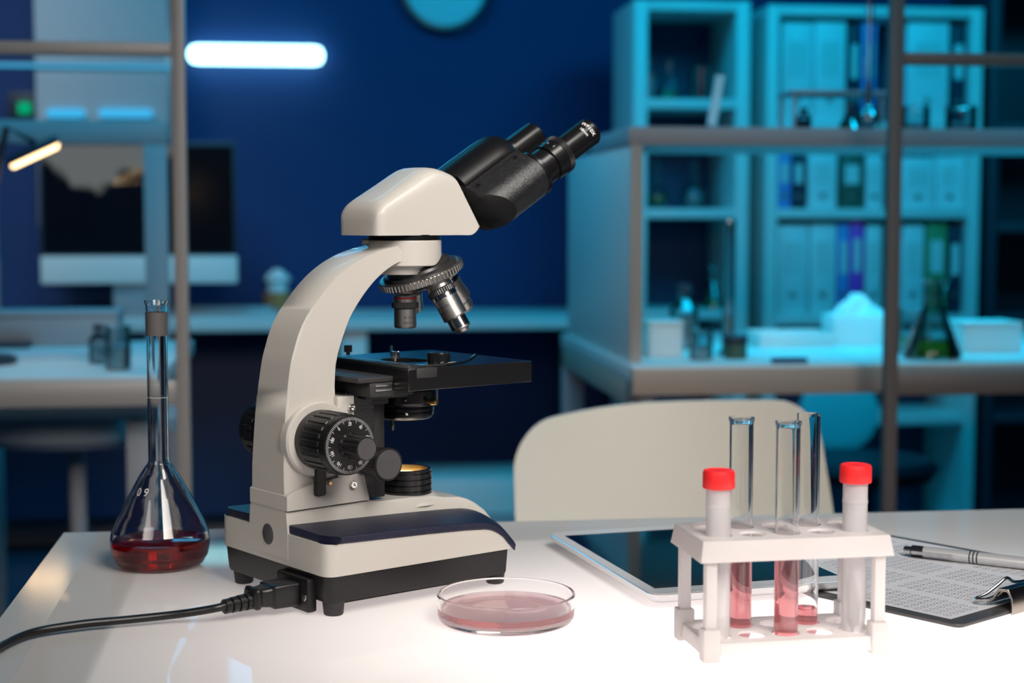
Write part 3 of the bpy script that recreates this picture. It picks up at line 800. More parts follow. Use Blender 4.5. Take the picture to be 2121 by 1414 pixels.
# ================================================================== TUBE RACK
KR = math.radians(10.5)
rk = thing('test_tube_rack', 'white plastic rack holding five tubes at the right of the table', 'rack', (.1782, 1.0545, ZT), KR)
HX = [-.047 + .0235 * k for k in range(5)]; HY = (-.0125, .0125); HR = .0092
def deck(bm, x, y, z0, z1):      # plate with ten holes
    cells_x = [-x] + [(HX[i] + HX[i + 1]) / 2 for i in range(4)] + [x]; cells_y = [-y, 0, y]
    for i in range(5):
        for j in range(2):
            hole = [(HX[i] + HR * math.cos(2 * PI * k / 24 + .13), HY[j] + HR * math.sin(2 * PI * k / 24 + .13)) for k in range(24)]
            slab(bm, cells_x[i], cells_x[i + 1], cells_y[j], cells_y[j + 1], z0, z1, hole)
def skirt(bm, x, y, z1, z0, flare, th=.0018):
    for s0, s1 in (((-x, -y), (x, -y)), ((x, -y), (x, y)), ((x, y), (-x, y)), ((-x, y), (-x, -y))):
        (xa, ya), (xb, yb) = s0, s1
        f = lambda px, py, k: (px + math.copysign(flare + k, px), py + math.copysign(flare + k, py))
        o0, o1 = f(xa, ya, 0), f(xb, yb, 0); i0, i1 = f(xa, ya, -th), f(xb, yb, -th)
        g = lambda px, py: (px - math.copysign(th, px), py - math.copysign(th, py))
        V = [bm.verts.new(p) for p in ((xa, ya, z1), (xb, yb, z1), (*o1, z0), (*o0, z0), (*g(xa, ya), z1), (*g(xb, yb), z1), (*i1, z0), (*i0, z0))]
        for q in ((0, 1, 2, 3), (4, 7, 6, 5), (3, 2, 6, 7), (0, 4, 5, 1)): bm.faces.new([V[i] for i in q])
bm = new(); deck(bm, .0618, .0311, .0772, .0789); skirt(bm, .0632, .0325, .0790, .0655, .0022)
o = obj('top_plate', bm, 'rack', rk)
bm = new(); deck(bm, .0586, .0298, .0105, .0121); skirt(bm, .0600, .0312, .0122, .0035, .0015)
obj('bottom_plate', bm, 'rack', rk)
for sx in (-1, 1):
    for sy in (-1, 1):
        bm = new(); x_, y_ = sx * .0572, sy * .0285
        rbox(bm, x_ - .0058, x_ + .0058, y_ - .0055, y_ + .0055, 0, .0215, .0012)
        rbox(bm, x_ - .0037, x_ + .0037, y_ - .0036, y_ + .0036, .0213, .0775, .0006)
        obj('leg', bm, 'rack', rk)
def rackp(u, v): 
    c, s = math.cos(KR), math.sin(KR); return Vector((rk.location.x + u * c - v * s, rk.location.y + u * s + v * c, ZT))
def glass_tube(u, v, h, liq, lip, label):
    t = thing('test_tube', label, 'test tube', rackp(u, v) + Vector((0, 0, .0004)), 0, 'glass test tubes in the white rack')
    r = .0079; w = .0009; op, ip = [], []
    for k in range(9):
        a = -PI / 2 + PI / 2 * k / 8; op.append((max(.0003, r * math.cos(a)), r + r * math.sin(a)))
        ip.append((max(.0002, (r - w) * math.cos(a)), r + (r - w) * math.sin(a)))
    op += [(r, h - .004)] + ([(r + .0007, h - .0012), (r + .0008, h)] if lip else [(r, h - .0008), (r - .0002, h)])
    ip += [(r - w, h - .004), (r - w + (.0006 if lip else 0), h)]
    bm = new(); lathe(bm, op + list(reversed(ip)), None, 40); obj('tube_glass', bm, 'glass', t, sharp=60)
    lp = [(max(.0002, q[0] * 1.03), q[1] - .0002) for q in ip[:9]] + [((r - w) * 1.03, liq - .0006), ((r - w) * .97, liq)]
    bm = new(); lathe(bm, lp, None, 40); o = obj('liquid', bm, 'pinkliq', t); o['label'] = 'pink liquid'
glass_tube(HX[1], HY[1], .152, .070, True, 'clear glass tube of pink liquid behind the left capped tube')
glass_tube(HX[2], HY[0], .152, .066, True, 'clear glass tube of pink liquid at the front centre of the rack')
glass_tube(HX[3], HY[1], .1535, .022, False, 'straight rimmed glass tube with little pink liquid at its bottom')
def capped(u, v, h, label):
    t = thing('capped_tube', label, 'tube', rackp(u, v) + Vector((0, 0, .0004)), 0, 'red capped plastic tubes')
    r = .0081
    bm = new(); op = [(.001, 0), (.003, .0005), (.0062, .006), (.0076, .013), (r, .020), (r, .0965), (r + .0003, .0970), (r + .0003, .0985), (r, .0990), (r, h - .006)]
    ip = [(x_ * .88, z_ + .0010) for x_, z_ in op]
    lathe(bm, op, None, 40); o = obj('tube_body', bm, 'tubepl', t)
    bm = new(); lathe(bm, [(.0101, h - .0120), (.0105, h - .0115), (.0104, h - .0020), (.0098, h - .0004), (.0085, h), (.0080, h - .0004)], None, 120, radfn=ribbed(3, .00025, 1, 2)); o = obj('cap', bm, 'redcap', t); o['label'] = 'red screw cap'
    return t
capped(HX[0], HY[0], .1215, 'empty cloudy plastic tube with a red cap, beside two pink tubes')
capped(HX[4], HY[0], .1225, 'red capped cloudy tube holding a grey specimen')
bm = new(); secs = []
for k in range(16):
    f = k / 15; r = .0046 * math.sin(PI * min(1, .12 + f * .86)) ** .45 if k else .0006
    r *= .80 + .16 * random.random(); cx_ = .0010 * math.sin(f * 5)
    if k < 2: r = .0009
    if k == 15: r = .0010
    secs.append([(cx_ + r * math.cos(2 * PI * i / 20) * (1 + .14 * random.random()), r * math.sin(2 * PI * i / 20), .0025 + .040 * f) for i in range(20)])
loft(bm, secs)
sp = obj('plant_specimen', bm, 'specimen', None, rackp(HX[4], HY[0]) + Vector((-.0008, -.0005, .008)), sharp=80)
tag(sp, 'fuzzy grey spike standing inside the right red capped tube', 'specimen')

# ================================================================== CLIPBOARD, PAPER, TABLET, PEN
CA = math.radians(41.0)          # short edge direction
cc = onz(1640 + 1530 / 4.41, 1050 + 1115 / 4.41, ZT)
clip = thing('clipboard', 'dark clipboard holding a sheet of printed bubbles beside the rack', 'clipboard', cc, CA)
CW, CL = .229, .315              # local x: along the clip edge, local y: away to the left
bm = new(); prism(bm, rrect(0, CW, 0, CL, .006), 0.0002, .0030)
obj('board', bm, 'board', clip, bevel=.0007, bseg=2)
bm = new(); prism(bm, rrect(.0015, .0050, .0015, .0050, .0015), .0029, .0034)
PX0, PX1, PY0, PY1 = .008, .219, .0125, .3095
bm.free(); bm = new()
for y0, y1, lift0, lift1 in [(PY0 + (PY1 - PY0) * k / 20, PY0 + (PY1 - PY0) * (k + 1) / 20, 0, 0) for k in range(20)]:
    lf = lambda y: .0033 + .0012 * max(0, 1 - (y - PY0) / .05) * 0
    v_ = [bm.verts.new(p) for p in ((PX0, y0, lf(y0)), (PX1, y0, lf(y0)), (PX1, y1, lf(y1)), (PX0, y1, lf(y1)))]
    w_ = [bm.verts.new((v.co.x, v.co.y, v.co.z + .0003)) for v in v_]
    bm.faces.new(v_); bm.faces.new(w_)
    bm.faces.new((v_[0], v_[3], w_[3], w_[0])); bm.faces.new((v_[1], v_[2], w_[2], w_[1]))
    if y0 == PY0: bm.faces.new((v_[0], v_[1], w_[1], w_[0]))
bmesh.ops.remove_doubles(bm, verts=bm.verts, dist=1e-6)
sheet = thing('paper_sheet', 'white answer sheet of numbered bubbles held in the clipboard', 'paper', cc, CA)
obj('sheet', bm, 'paper', sheet)
bm = new(); zz = .00368
def bubble(x, y, digit):
    r1, r0, n = .0030, .00265, 14
    a = [bm.verts.new((x + r1 * math.cos(2 * PI * k / n), y + r1 * math.sin(2 * PI * k / n), zz)) for k in range(n)]
    b = [bm.verts.new((x + r0 * math.cos(2 * PI * k / n), y + r0 * math.sin(2 * PI * k / n), zz)) for k in range(n)]
    for k in range(n): bm.faces.new((a[k], a[(k + 1) % n], b[(k + 1) % n], b[k]))
    put_text(bm, digit, .0040, lambda u, v: Vector((x - v, y + u, zz)), 1)
# columns of bubbles in blocks of five, a gap after each block
yy = PY1 - .016
y_ = PY0 + .008; row = 0
while y_ < PY1 - .012:
    x_ = PX0 + .008; c_ = 0
    while x_ < PX1 - .010:
        if x_ > .052 or y_ > .0 : bubble(x_, y_, '0123456789'[(row) % 10])
        c_ += 1; x_ += .0082 + (.010 if c_ % 5 == 0 else 0)
    row += 1; y_ += .0083 + (.007 if row % 10 == 0 else 0)
obj('printing', bm, 'inkgrey', sheet)
# the spring clip
bm = new()
cx0, cx1 = .062, .170
prof = [(-.0030, .0002), (-.0030, .0120), (.0010, .0185), (.0085, .0180), (.0135, .0110), (.0185, .0060), (.0185, .0046), (.0125, .0090), (.0078, .0155), (.0018, .0160), (-.0014, .0112), (-.0014, .0002)]
secs = [[(x, y, z) for y, z in prof] for x in (cx0, cx1)]
loft(bm, secs)
obj('clip_jaw', bm, P('clip_nickel', (.42, .38, .33), .22, 1.), clip, bevel=.0003)
for s_ in (0,):
    bm = new()
    lever = [(cx0 + .006, .008, .0150), (cx0 - .001, .016, .0090), (cx0 - .003, .0255, .0075), (cx0 + .006, .0225, .0105), (cx0 + .016, .019, .0165), (cx0 + .024, .017, .0205), (cx0 + .032, .016, .0165), (cx0 + .050, .016, .0150), (cx1 - .032, .016, .0165), (cx1 - .024, .017, .0205), (cx1 - .016, .019, .0165), (cx1 - .006, .0225, .0105), (cx1 + .003, .0255, .0075), (cx1 + .001, .016, .0090), (cx1 - .006, .008, .0150)]
    tube(bm, smoothpath(lever, 6), .0012, 10)
    obj('clip_wire', bm, 'chrome', clip)
# tablet lies on the clipboard's far corner
TBZ = ZT + .0042
TBR = math.radians(17.0)
tbl = onz(1140 + 1440 / 6.628, 1060 + 1115 / 6.628, TBZ + .0075)
dx_, dy_ = Vector((math.cos(TBR), math.sin(TBR), 0)), Vector((-math.sin(TBR), math.cos(TBR), 0))
tablet = thing('tablet', 'white framed tablet with a dark screen lying behind the rack', 'tablet', (tbl - dx_ * .004 - dy_ * .004) + Vector((0, 0, -.0075)), TBR)
TBW, TBL = .170, .243
bm = new()
loft(bm, [[(x, y, 0.0001) for x, y in rrect(.004, TBW - .004, .004, TBL - .004, .008)], [(x, y, .0025) for x, y in rrect(.0003, TBW - .0003, .0003, TBL - .0003, .011)], [(x, y, .0066) for x, y in rrect(0, TBW, 0, TBL, .011)], [(x, y, .0070) for x, y in rrect(.0006, TBW - .0006, .0006, TBL - .0006, .011)]])
obj('back_shell', bm, 'alu', tablet, sharp=50)
bm = new(); prism(bm, rrect(.0007, TBW - .0007, .0007, TBL - .0007, .0105), .0068, .0074)
obj('bezel', bm, 'tabwhite', tablet)
bm = new(); prism(bm, [(.0095, .0185), (TBW - .0095, .0185), (TBW - .0095, TBL - .0185), (.0095, TBL - .0185)], .0070, .00752)
obj('screen', bm, 'screen', tablet)
# pen
p0 = onz(1640 + 1022 / 4.41, 1050 + 388 / 4.41, ZT + .0088); p1 = onz(1640 + 2121 / 4.41, 1050 + 512 / 4.41, ZT + .0088)
dv = (p1 - p0).normalized(); dv.z = 0
pn = thing('ballpoint_pen', 'silver ballpoint pen lying across the answer sheet', 'pen', p0, math.atan2(dv.y, dv.x))
X = (1, 0, 0)
bm = new(); lathe(bm, [(.0046, .017), (.0048, .018), (.0050, .060), (.0050, .110), (.0044, .130), (.0020, .140), (.0007, .143)], axis((0, 0, 0), X), 32); obj('barrel', bm, 'pen', pn)
bm = new(); lathe(bm, [(.0046, .0070), (.0048, .0080), (.0048, .0172)], axis((0, 0, 0), X), 32); obj('collar', bm, 'penk', pn)
bm = new(); lathe(bm, [(.0015, 0), (.0030, .0006), (.0034, .002), (.0034, .0072)], axis((0, 0, 0), X), 24); obj('button', bm, 'chrome', pn)
bm = new(); loft(bm, [[(x, -.0050 - k, z) for k, z in ((0, -.0012), (.0018, -.0014), (.0018, .0012), (0, .0014))] for x in (.0085, .012, .030, .040, .0425)]); obj('pocket_clip', bm, 'chrome', pn)
for xx in (.0555, .0585, .0615):
    bm = new(); lathe(bm, [(.0050, xx), (.00512, xx + .0002), (.00512, xx + .0010), (.0050, xx + .0012)], axis((0, 0, 0), X), 32); obj('grip_ring', bm, 'penk', pn)

# ================================================================== CHAIR BEHIND THE TABLE
chY = 2.08
A_ = onY(1060, 900, chY); ch = thing('shell_chair', 'cream shell chair pushed up behind the white table', 'chair', (.20, chY, 0))
bm = new(); front, back = [], []
ztop = lambda u: .795 - .004 * (1 - u) * 2.0
NU, NV = 36, 18
grid = {}
for side in (0, 1):
    for i in range(NU + 1):
        u = math.sin(PI / 2 * (-1 + 2 * i / NU))
        cor = 0.
        for s_, u0, rc in ((-1, .74, .055), (1, .78, .055)):
            if u * s_ > u0: q = (u * s_ - u0) / (1 - u0); cor = rc * (1 - math.sqrt(max(0, 1 - q * q)))
        zt = ztop(u) - .013 * u * u * 0 - cor - (.020 * max(0, -u) ** 2)
        for j in range(NV + 1):
            v = j / NV; z = .43 + (zt - .43) * v
            hz = (z - .43) / .365
            xl = -.200 - .0 * (1 - hz) + .010 * (1 - hz); xr = .225 + .030 * (1 - hz) - .028 * hz
            xx = (xl + xr) / 2 + (xr - xl) / 2 * u
            yy_ = .06 * (1 - u * u) - .03 + .07 * hz * .6 + (0.0 if side == 0 else .011)
            grid[side, i, j] = bm.verts.new((xx, yy_, z))
for i in range(NU):
    for j in range(NV):
        bm.faces.new([grid[0, a, b] for a, b in ((i, j), (i + 1, j), (i + 1, j + 1), (i, j + 1))])
        bm.faces.new([grid[1, a, b] for a, b in ((i, j), (i, j + 1), (i + 1, j + 1), (i + 1, j))])
rim = [(i, NV) for i in range(NU + 1)]
for (i, j), (k, l) in list(zip(rim, rim[1:])) + [((i, 0), (i + 1, 0)) for i in range(NU)] + [((0, j), (0, j + 1)) for j in range(NV)] + [((NU, j), (NU, j + 1)) for j in range(NV)]:
    bm.faces.new((grid[0, i, j], grid[0, k, l], grid[1, k, l], grid[1, i, j]))
obj('backrest', bm, 'shell', ch, bevel=.004)
bm = new(); secs = []
for k in range(9):
    f = k / 8; y = .03 - .40 * f; z = .45 + .02 * f - .03 * math.sin(PI * f)
    w = .225 - .02 * f
    secs.append([(x, y, z + .018 * (abs(x) / w) ** 2 + t) for t, xs_ in ((0, [-w, -w * .5, 0, w * .5, w]), (-.012, [w, w * .5, 0, -w * .5, -w])) for x in xs_])
loft(bm, secs); obj('seat', bm, 'shell', ch, sharp=60)
for sx in (-1, 1):
    for y0, y1 in ((-.05, .02), (-.30, -.36)):
        bm = new(); tube(bm, [(sx * .13, y0, .437), (sx * .20, y1, 0)], [.013, .010], 12); obj('leg', bm, 'tableg', ch)

# ================================================================== THE ROOM
def room_obj(name, m, boxes, parent=None, st=True, r=0.):
    bm = new()
    for b in boxes: rbox(bm, *b, r)
    return (struct if st else obj)(name, bm, m, rotz=RA) if parent is None else obj(name, bm, m, parent)
WT = 5.2
room_obj('floor', 'floor', [(-4, 4.5, -1.6, WT + .1, -.1, 0)])
room_obj('wall_back', 'wall', [(-4, 4.5, WT, WT + .1, 0, 2.9)])
room_obj('wall_left', 'wall', [(-4.1, -4, -1.6, WT + .1, 0, 2.9)])
room_obj('wall_right', 'wall', [(4.5, 4.6, -1.6, WT + .1, 0, 2.9)])
room_obj('ceiling', 'ceil', [(-4.1, 4.6, -1.6, WT + .1, 2.9, 3.0)])
room_obj('baseboard_back', 'labgrey', [(-4, 4.5, WT - .015, WT, 0, .09)])
def rthing(name, label, cat, s, t, z=0., group=None): return thing(name, label, cat, rw(s, t, z), RA, group)
def part(name, m, parent, boxes, r=.0015):
    bm = new()
    for b in boxes: rbox(bm, *b, r)
    return obj(name, bm, m, parent)
# pale pilaster on the wall behind the left partition
s0 = rp(70, 0, WT - .2)[0]; s1 = rp(345, 0, WT - .2)[0]
room_obj('pillar_left', 'labgrey', [(s0, s1, WT - .2, WT, rp(0, 470, WT - .2)[1] , 2.9)])
# ---- metal-framed glass partition with an opening between two posts
PT = 2.62
sl0, sl1 = rp(362, 500, PT)[0], rp(389, 500, PT)[0]; sr0, sr1 = rp(1836, 500, PT)[0], rp(1863, 500, PT)[0]
zl = lambda s, y, px: rp(px, y, PT)[1]
ZR = rp(180, 101, PT)[1]; ZL = rp(180, 815, PT)[1]
for nm, lab, a, b, pm in (('glass_partition', 'grey metal framed glass partition with a post left of the microscope', -2.0, sl1, 'post'), ('partition_frame', 'brown metal partition frame whose post stands right of the cream chair', sr0, 2.6, 'post2')):
    pt_ = rthing(nm, lab, 'partition', (a + b) / 2, PT)
    h = (b - a) / 2
    post_x = (h - .021, h) if pm == 'post' else (-h, -h + .021)
    part('post', pm, pt_, [(post_x[0], post_x[1], -.012, .012, 0, 2.35)])
    far_x = (-h, -h + .021) if pm == 'post' else (h - .021, h)
    part('post', pm, pt_, [(far_x[0], far_x[1], -.012, .012, 0, 2.35)])
    for z_, hh in ((ZR, .010), (ZL, .020), (2.335, .015), (.06, .02)):
        part('rail', pm, pt_, [(-h + .021, h - .021, -.012, .012, z_ - hh, z_ + hh)])
    if pm == 'post':
        part('glass_pane', 'panem', pt_, [(-h + .021, h - .021, -.003, .003, ZL + .02, ZR - .010)], 0)
        part('glass_pane', 'panem', pt_, [(-h + .021, h - .021, -.003, .003, ZR + .010, 2.32)], 0)
# ---- lab bench on the right with a reagent shelf
bs0, bs1, bt0, bt1, bz = .560, 2.75, 2.80, 3.64, .770
rb = rthing('lab_bench', 'white lab bench with brown front edge behind the cream chair', 'bench', bs0, bt0)
LX = bs1 - bs0; LD = bt1 - bt0
part('worktop', 'lab', rb, [(0, LX, 0, LD, bz - .028, bz)])
part('front_apron', 'labedge', rb, [(.0, LX, -.004, .016, bz - .052, bz - .004)])
part('side_apron', 'labedge', rb, [(.0, .02, .02, LD, bz - .075, bz - .029)])
for lx, ly in ((.0, .02), (.0, LD - .05), (LX - .05, .02), (LX - .05, LD - .05), (1.02, .02)):
    part('leg', 'labgrey', rb, [(lx, lx + .045, ly, ly + .045, 0, bz - .0285)])
zsh = 1.035 + (450 - 281) / FPX * 2.88
sh = rthing('reagent_shelf', 'grey two tier shelf standing on the right lab bench', 'shelf', bs0 + .008, bt0 + .07, bz)
part('end_panel', 'lab', sh, [(0, .022, 0, .72, 0, zsh - bz - .016)])
part('end_panel', 'labgrey', sh, [(LX - .03, LX - .01, 0, .72, 0, zsh - bz - .016)])
part('edge_strip', 'labedge', sh, [(0, .022, -.004, .0, 0, zsh - bz - .016)])
part('shelf_board', 'labgrey', sh, [(-.004, LX - .01, -.004, .40, zsh - bz - .016, zsh - bz + .017)])
# ---- bookcases against the back wall
def case(name, label, px0, px1, t, ztop, shelves, m='lab', inner='navyboard', depth=.32, th=.030, div=None):
    a = rp(px0, 300, t)[0]; b = rp(px1, 300, t)[0]
    c = rthing(name, label, 'bookcase', a, t)
    w = b - a
    part('side_panel', m, c, [(0, th, 0, depth, 0, ztop)]); part('side_panel', m, c, [(w - th, w, 0, depth, 0, ztop)])
    part('back_panel', inner, c, [(th, w - th, depth - .012, depth, 0, ztop)])
    for z in [ztop] + shelves: part('shelf', m, c, [(th, w - th, 0.004, depth - .012, z - .028, z)])
    if div: 
        for d in div:
            dd = rp(d, 300, t)[0] - a; part('divider', m, c, [(dd - th / 2, dd + th / 2, 0.004, depth - .012, 0, ztop - .028)])
    return a, b, w
CT = 4.55
Zc = lambda y, t=CT: rp(1500, y, t)[1]
case('bookcase', 'narrow white bookcase of glassware beside the dark wall', 1312, 1552, CT, Zc(2), [Zc(205), Zc(432), Zc(642), .45, .10], th=.040)
case('bookcase', 'wide white bookcase of ring binders behind the bench', 1588, 2032, CT, Zc(8), [Zc(250), Zc(432), Zc(655), .45, .10], th=.034)
case('bookcase', 'dark bookcase at the right edge behind the partition', 2050, 2420, CT, Zc(-60), [Zc(250), Zc(462), Zc(655), .45], m='dark', inner='dark')
def binder(px0, px1, ztop_px, zbase, m, label, t=CT + .03, lab=True):
    a = rp(px0, 350, t)[0]; b = rp(px1, 350, t)[0]; zt = Zc(ztop_px, t)
    o_ = rthing('ring_binder', label, 'binder', (a + b) / 2, t, zbase + .0005, 'ring binders in the wide bookcase')
    w = (b - a) / 2 - .001; h = zt - zbase
    bm = new(); rbox(bm, -w, w, 0, .24, 0, h, .004)
    obj('cover', bm, m, o_)
    if lab and w > .015: part('spine_label', 'label', o_, [(-w * .6, w * .6, -.0008, .0, h * .45, h * .8)], 0)
    bm = new(); lathe(bm, [(.009, 0), (.009, .001), (.006, .001)], axis((0, 0, h * .22), (0, -1, 0)), 20); obj('finger_ring', bm, 'satin', o_)
z1_, z2_, z3_ = Zc(250), Zc(432), Zc(655)
binder(1616, 1682, 44, z1_, 'binderw', 'wide white binder at the left end of the top shelf')
binder(1683, 1750, 42, z1_, 'binderw', 'white binder second along the top shelf')
binder(1755, 1778, 48, z1_, 'binderd', 'thin navy binder beside the white pair on the top shelf')
binder(1782, 1812, 44, z1_, 'binderb', 'blue binder left of the brown post on the top shelf')
binder(1874, 1962, 40, z1_, 'binderw', 'broad white binder right of the brown post on the top shelf')
binder(1966, 1996, 45, z1_, 'binderd', 'navy binder at the right end of the top shelf')
binder(1610, 1640, 312, z2_, 'binderb', 'pale blue binder at the left end of the middle shelf')
binder(1641, 1668, 316, z2_, 'binderd', 'navy binder on the middle shelf beside the pale blue one')
binder(1674, 1735, 314, z2_, 'binderw', 'wide white binder on the middle shelf left of the olive one')
binder(1740, 1790, 318, z2_, 'bindero', 'dark olive binder on the middle shelf')
binder(1794, 1830, 320, z2_, 'binderw', 'narrow white binder on the middle shelf by the post')
binder(1868, 1938, 324, z2_, 'binderw', 'white binder just right of the brown post on the middle shelf')
binder(1939, 1998, 322, z2_, 'binderw', 'white binder at the right end of the middle shelf')
binder(1612, 1678, 466, z3_, 'binderw', 'wide white binder at the left end of the lower shelf')
binder(1680, 1736, 464, z3_, 'binderw', 'white binder beside the blue one on the lower shelf')
binder(1738, 1763, 462, z3_, 'binderb', 'blue binder left of the purple one on the lower shelf')
binder(1764, 1792, 455, z3_, 'binderp', 'purple binder on the lower shelf')
binder(1796, 1830, 466, z3_, 'binderw', 'narrow white binder on the lower shelf right of the purple one')
binder(1872, 1918, 466, z3_, 'binderw', 'white binder right of the post on the lower shelf')
binder(1921, 1966, 460, z3_, 'binderg', 'green binder on the lower shelf')
binder(1969, 1996, 470, z3_, 'binderd', 'navy binder beside the green one on the lower shelf')
# ---- glassware
def glassware(kind, label, pos, h, r, liq=None, lm=None, group=None):
    names = {'erlen': 'conical_flask', 'beaker': 'beaker', 'round': 'round_flask', 'cyl': 'measuring_cylinder', 'bottle': 'bottle'}
    cats = {'erlen': 'flask', 'beaker': 'beaker', 'round': 'flask', 'cyl': 'cylinder', 'bottle': 'bottle'}
    g = thing(names[kind], label, cats[kind], pos + Vector((0, 0, .0006)), RA, group)
    nr = r * .32
    if kind == 'erlen': pr = [(r * .9, 0), (r, .004), (r * .97, h * .10), (nr, h * .68), (nr, h * .94), (nr * 1.25, h)]
    elif kind == 'round': pr = [(r * .5, 0)] + [(r * math.cos(a), r * .95 + r * math.sin(a)) for a in [math.radians(q) for q in (-60, -35, -10, 15, 40, 62)]] + [(nr, r * 1.95 + .004), (nr, h * .95), (nr * 1.25, h)]
    elif kind == 'beaker': pr = [(r * .9, 0), (r, .004), (r, h * .96), (r * 1.06, h)]
    elif kind == 'cyl': pr = [(r * 1.7, 0), (r * 1.7, .006), (r, .010), (r, h * .97), (r * 1.1, h)]
    else: pr = [(r * .9, 0), (r, .004), (r, h * .6), (r * .45, h * .78), (r * .45, h * .86)]
    ip = [(max(.001, x_ - .0014), max(z_, .002)) for x_, z_ in pr]
    bm = new(); lathe(bm, pr + list(reversed(ip)), None, 32); obj('vessel', bm, 'bglass', g, sharp=60)
    if liq:
        lp = [(x_ * .985, z_) for x_, z_ in ip if z_ < liq * h]
        # radius at the fill line
        rr = lp[-1][0]
        for (xa, za), (xb, zb) in zip(ip, ip[1:]):
            if za <= liq * h <= zb and zb > za: rr = (xa + (xb - xa) * (liq * h - za) / (zb - za)) * .985
        bm = new(); lathe(bm, lp + [(rr, liq * h)], None, 32); o_ = obj('liquid', bm, lm, g)
    if kind == 'bottle':
        bm = new(); lathe(bm, [(r * .52, h * .86), (r * .52, h)], None, 24); obj('cap', bm, 'dark', g)
    return g
def onbench(px, py_base, z=bz): return onz(px, py_base, z)
GT = CT + .10
def incase(px, z, t=GT): s, _ = rp(px, 400, t); return rw(s, t, z)
glassware('round', 'round flask with green liquid, left on the bookcase middle shelf', incase(1362, Zc(432)), .14, .033, .28, 'greenliq', 'glassware in the narrow bookcase')
glassware('round', 'round flask with pale liquid, right on the bookcase middle shelf', incase(1436, Zc(432)), .14, .035, .42, 'blueliq', 'glassware in the narrow bookcase')
glassware('erlen', 'conical flask with green liquid on the bookcase top shelf', incase(1384, Zc(205)), .12, .034, .22, 'greenliq', 'glassware in the narrow bookcase')
glassware('bottle', 'small bottle at the left end of the bookcase top shelf', incase(1345, Zc(205)), .13, .020, .5, 'blueliq', 'glassware in the narrow bookcase')
glassware('beaker', 'beaker on the bookcase top shelf right of the green flask', incase(1450, Zc(205)), .10, .034, .3, 'binderd', 'glassware in the narrow bookcase')
glassware('erlen', 'conical flask with olive liquid low in the narrow bookcase', incase(1478, Zc(642)), .12, .034, .2, 'greenliq', 'glassware in the narrow bookcase')
glassware('bottle', 'clear stoppered bottle standing on the bench left of the cylinder', onbench(1416, 722), .13, .030, .5, 'blueliq', 'glassware on the right bench')
glassware('beaker', 'small beaker near the front edge of the right bench', onbench(1452, 744), .055, .022, .45, 'blueliq', 'glassware on the right bench')
glassware('cyl', 'tall slim measuring cylinder on the right bench', onbench(1508, 735), .26, .0125, .3, 'blueliq', 'glassware on the right bench')
glassware('erlen', 'conical flask with green liquid on the bench by the brown post', onbench(1930, 742), .15, .055, .24, 'greenliq', 'glassware on the right bench')
glassware('beaker', 'beaker of yellow green liquid beside the post on the right bench', onbench(1888, 730), .085, .032, .35, 'greenliq', 'glassware on the right bench')
# stirring rod leaning in the green flask
p_ = onbench(1930, 742); bm = new(); q0 = p_ + Vector((-.018, 0, .006)); q1 = p_ + Vector((.030, 0, .165))
tube(bm, [q0 - p_, q1 - p_], .0045, 10)
tag(obj('stirring_rod', bm, 'bglass', None, p_), 'glass rod leaning in the green conical flask on the bench', 'rod')
# black weight on the bench, dish tray, tissue heap, box
p_ = onbench(1523, 742); t = thing('reagent_jar', 'small black lidded jar on the right bench by the cylinder', 'jar', p_, RA)
bm = new(); lathe(bm, [(.020, 0), (.022, .003), (.022, .026), (.019, .030)], None, 28); obj('jar', bm, 'bindero', t)
bm = new(); lathe(bm, [(.0235, .029), (.0235, .042), (.021, .044)], None, 28); obj('lid', bm, 'dark', t)
p_ = onbench(1785, 712); tw = thing('glove_box', 'white glove box spilling tissue on the right bench before the binders', 'box', p_, RA)
part('box', 'carton', tw, [(-.075, .050, -.045, .045, .0005, .062)], .003)
bm = new(); secs = []
for k in range(7):
    f = k / 6; rr = .050 * (1 - .8 * f)
    secs.append([(-.012 + rr * math.cos(2 * PI * i / 18) * (1 + .3 * math.sin(3 * i + k)), rr * .6 * math.sin(2 * PI * i / 18) * (1 + .3 * math.cos(4 * i + k)), .0615 + .045 * f) for i in range(18)])
loft(bm, secs); obj('tissue', bm, 'tissue', tw, sharp=70)
p_ = onbench(1650, 715); ty = thing('instrument_tray', 'white tray on the right bench between jar and glove box', 'tray', p_, RA)
part('tray', 'lab', ty, [(-.095, .065, -.06, .06, .0005, .008), (-.095, -.090, -.06, .06, .008, .030), (.060, .065, -.06, .06, .008, .030), (-.09, .06, -.06, -.055, .008, .030), (-.09, .06, .055, .06, .008, .030)])
p_ = onbench(1625, 738); kb = thing('forceps_case', 'dark flat instrument case at the front of the right bench', 'case', onbench(1632, 752), RA)
part('case', 'navyboard', kb, [(-.03, .035, -.01, .01, .0005, .010)], .002)
p_ = onbench(2035, 726); wt = thing('sample_tray', 'white sample box on the right bench beyond the partition glass', 'box', p_, RA)
part('box', 'carton', wt, [(-.060, .060, -.05, .05, .0005, .050)], .002); part('lid', 'lab', wt, [(-.062, .062, -.052, .052, .0505, .060)], .002)
p_ = onbench(1380, 716); wt = thing('storage_box', 'pale storage box on the bench at the shelf end panel', 'box', onbench(1368, 735), RA)
part('box', 'carton', wt, [(-.03, .035, -.04, .04, .0005, .058)], .002); part('lid', 'lab', wt, [(-.032, .037, -.042, .042, .0585, .068)], .002)
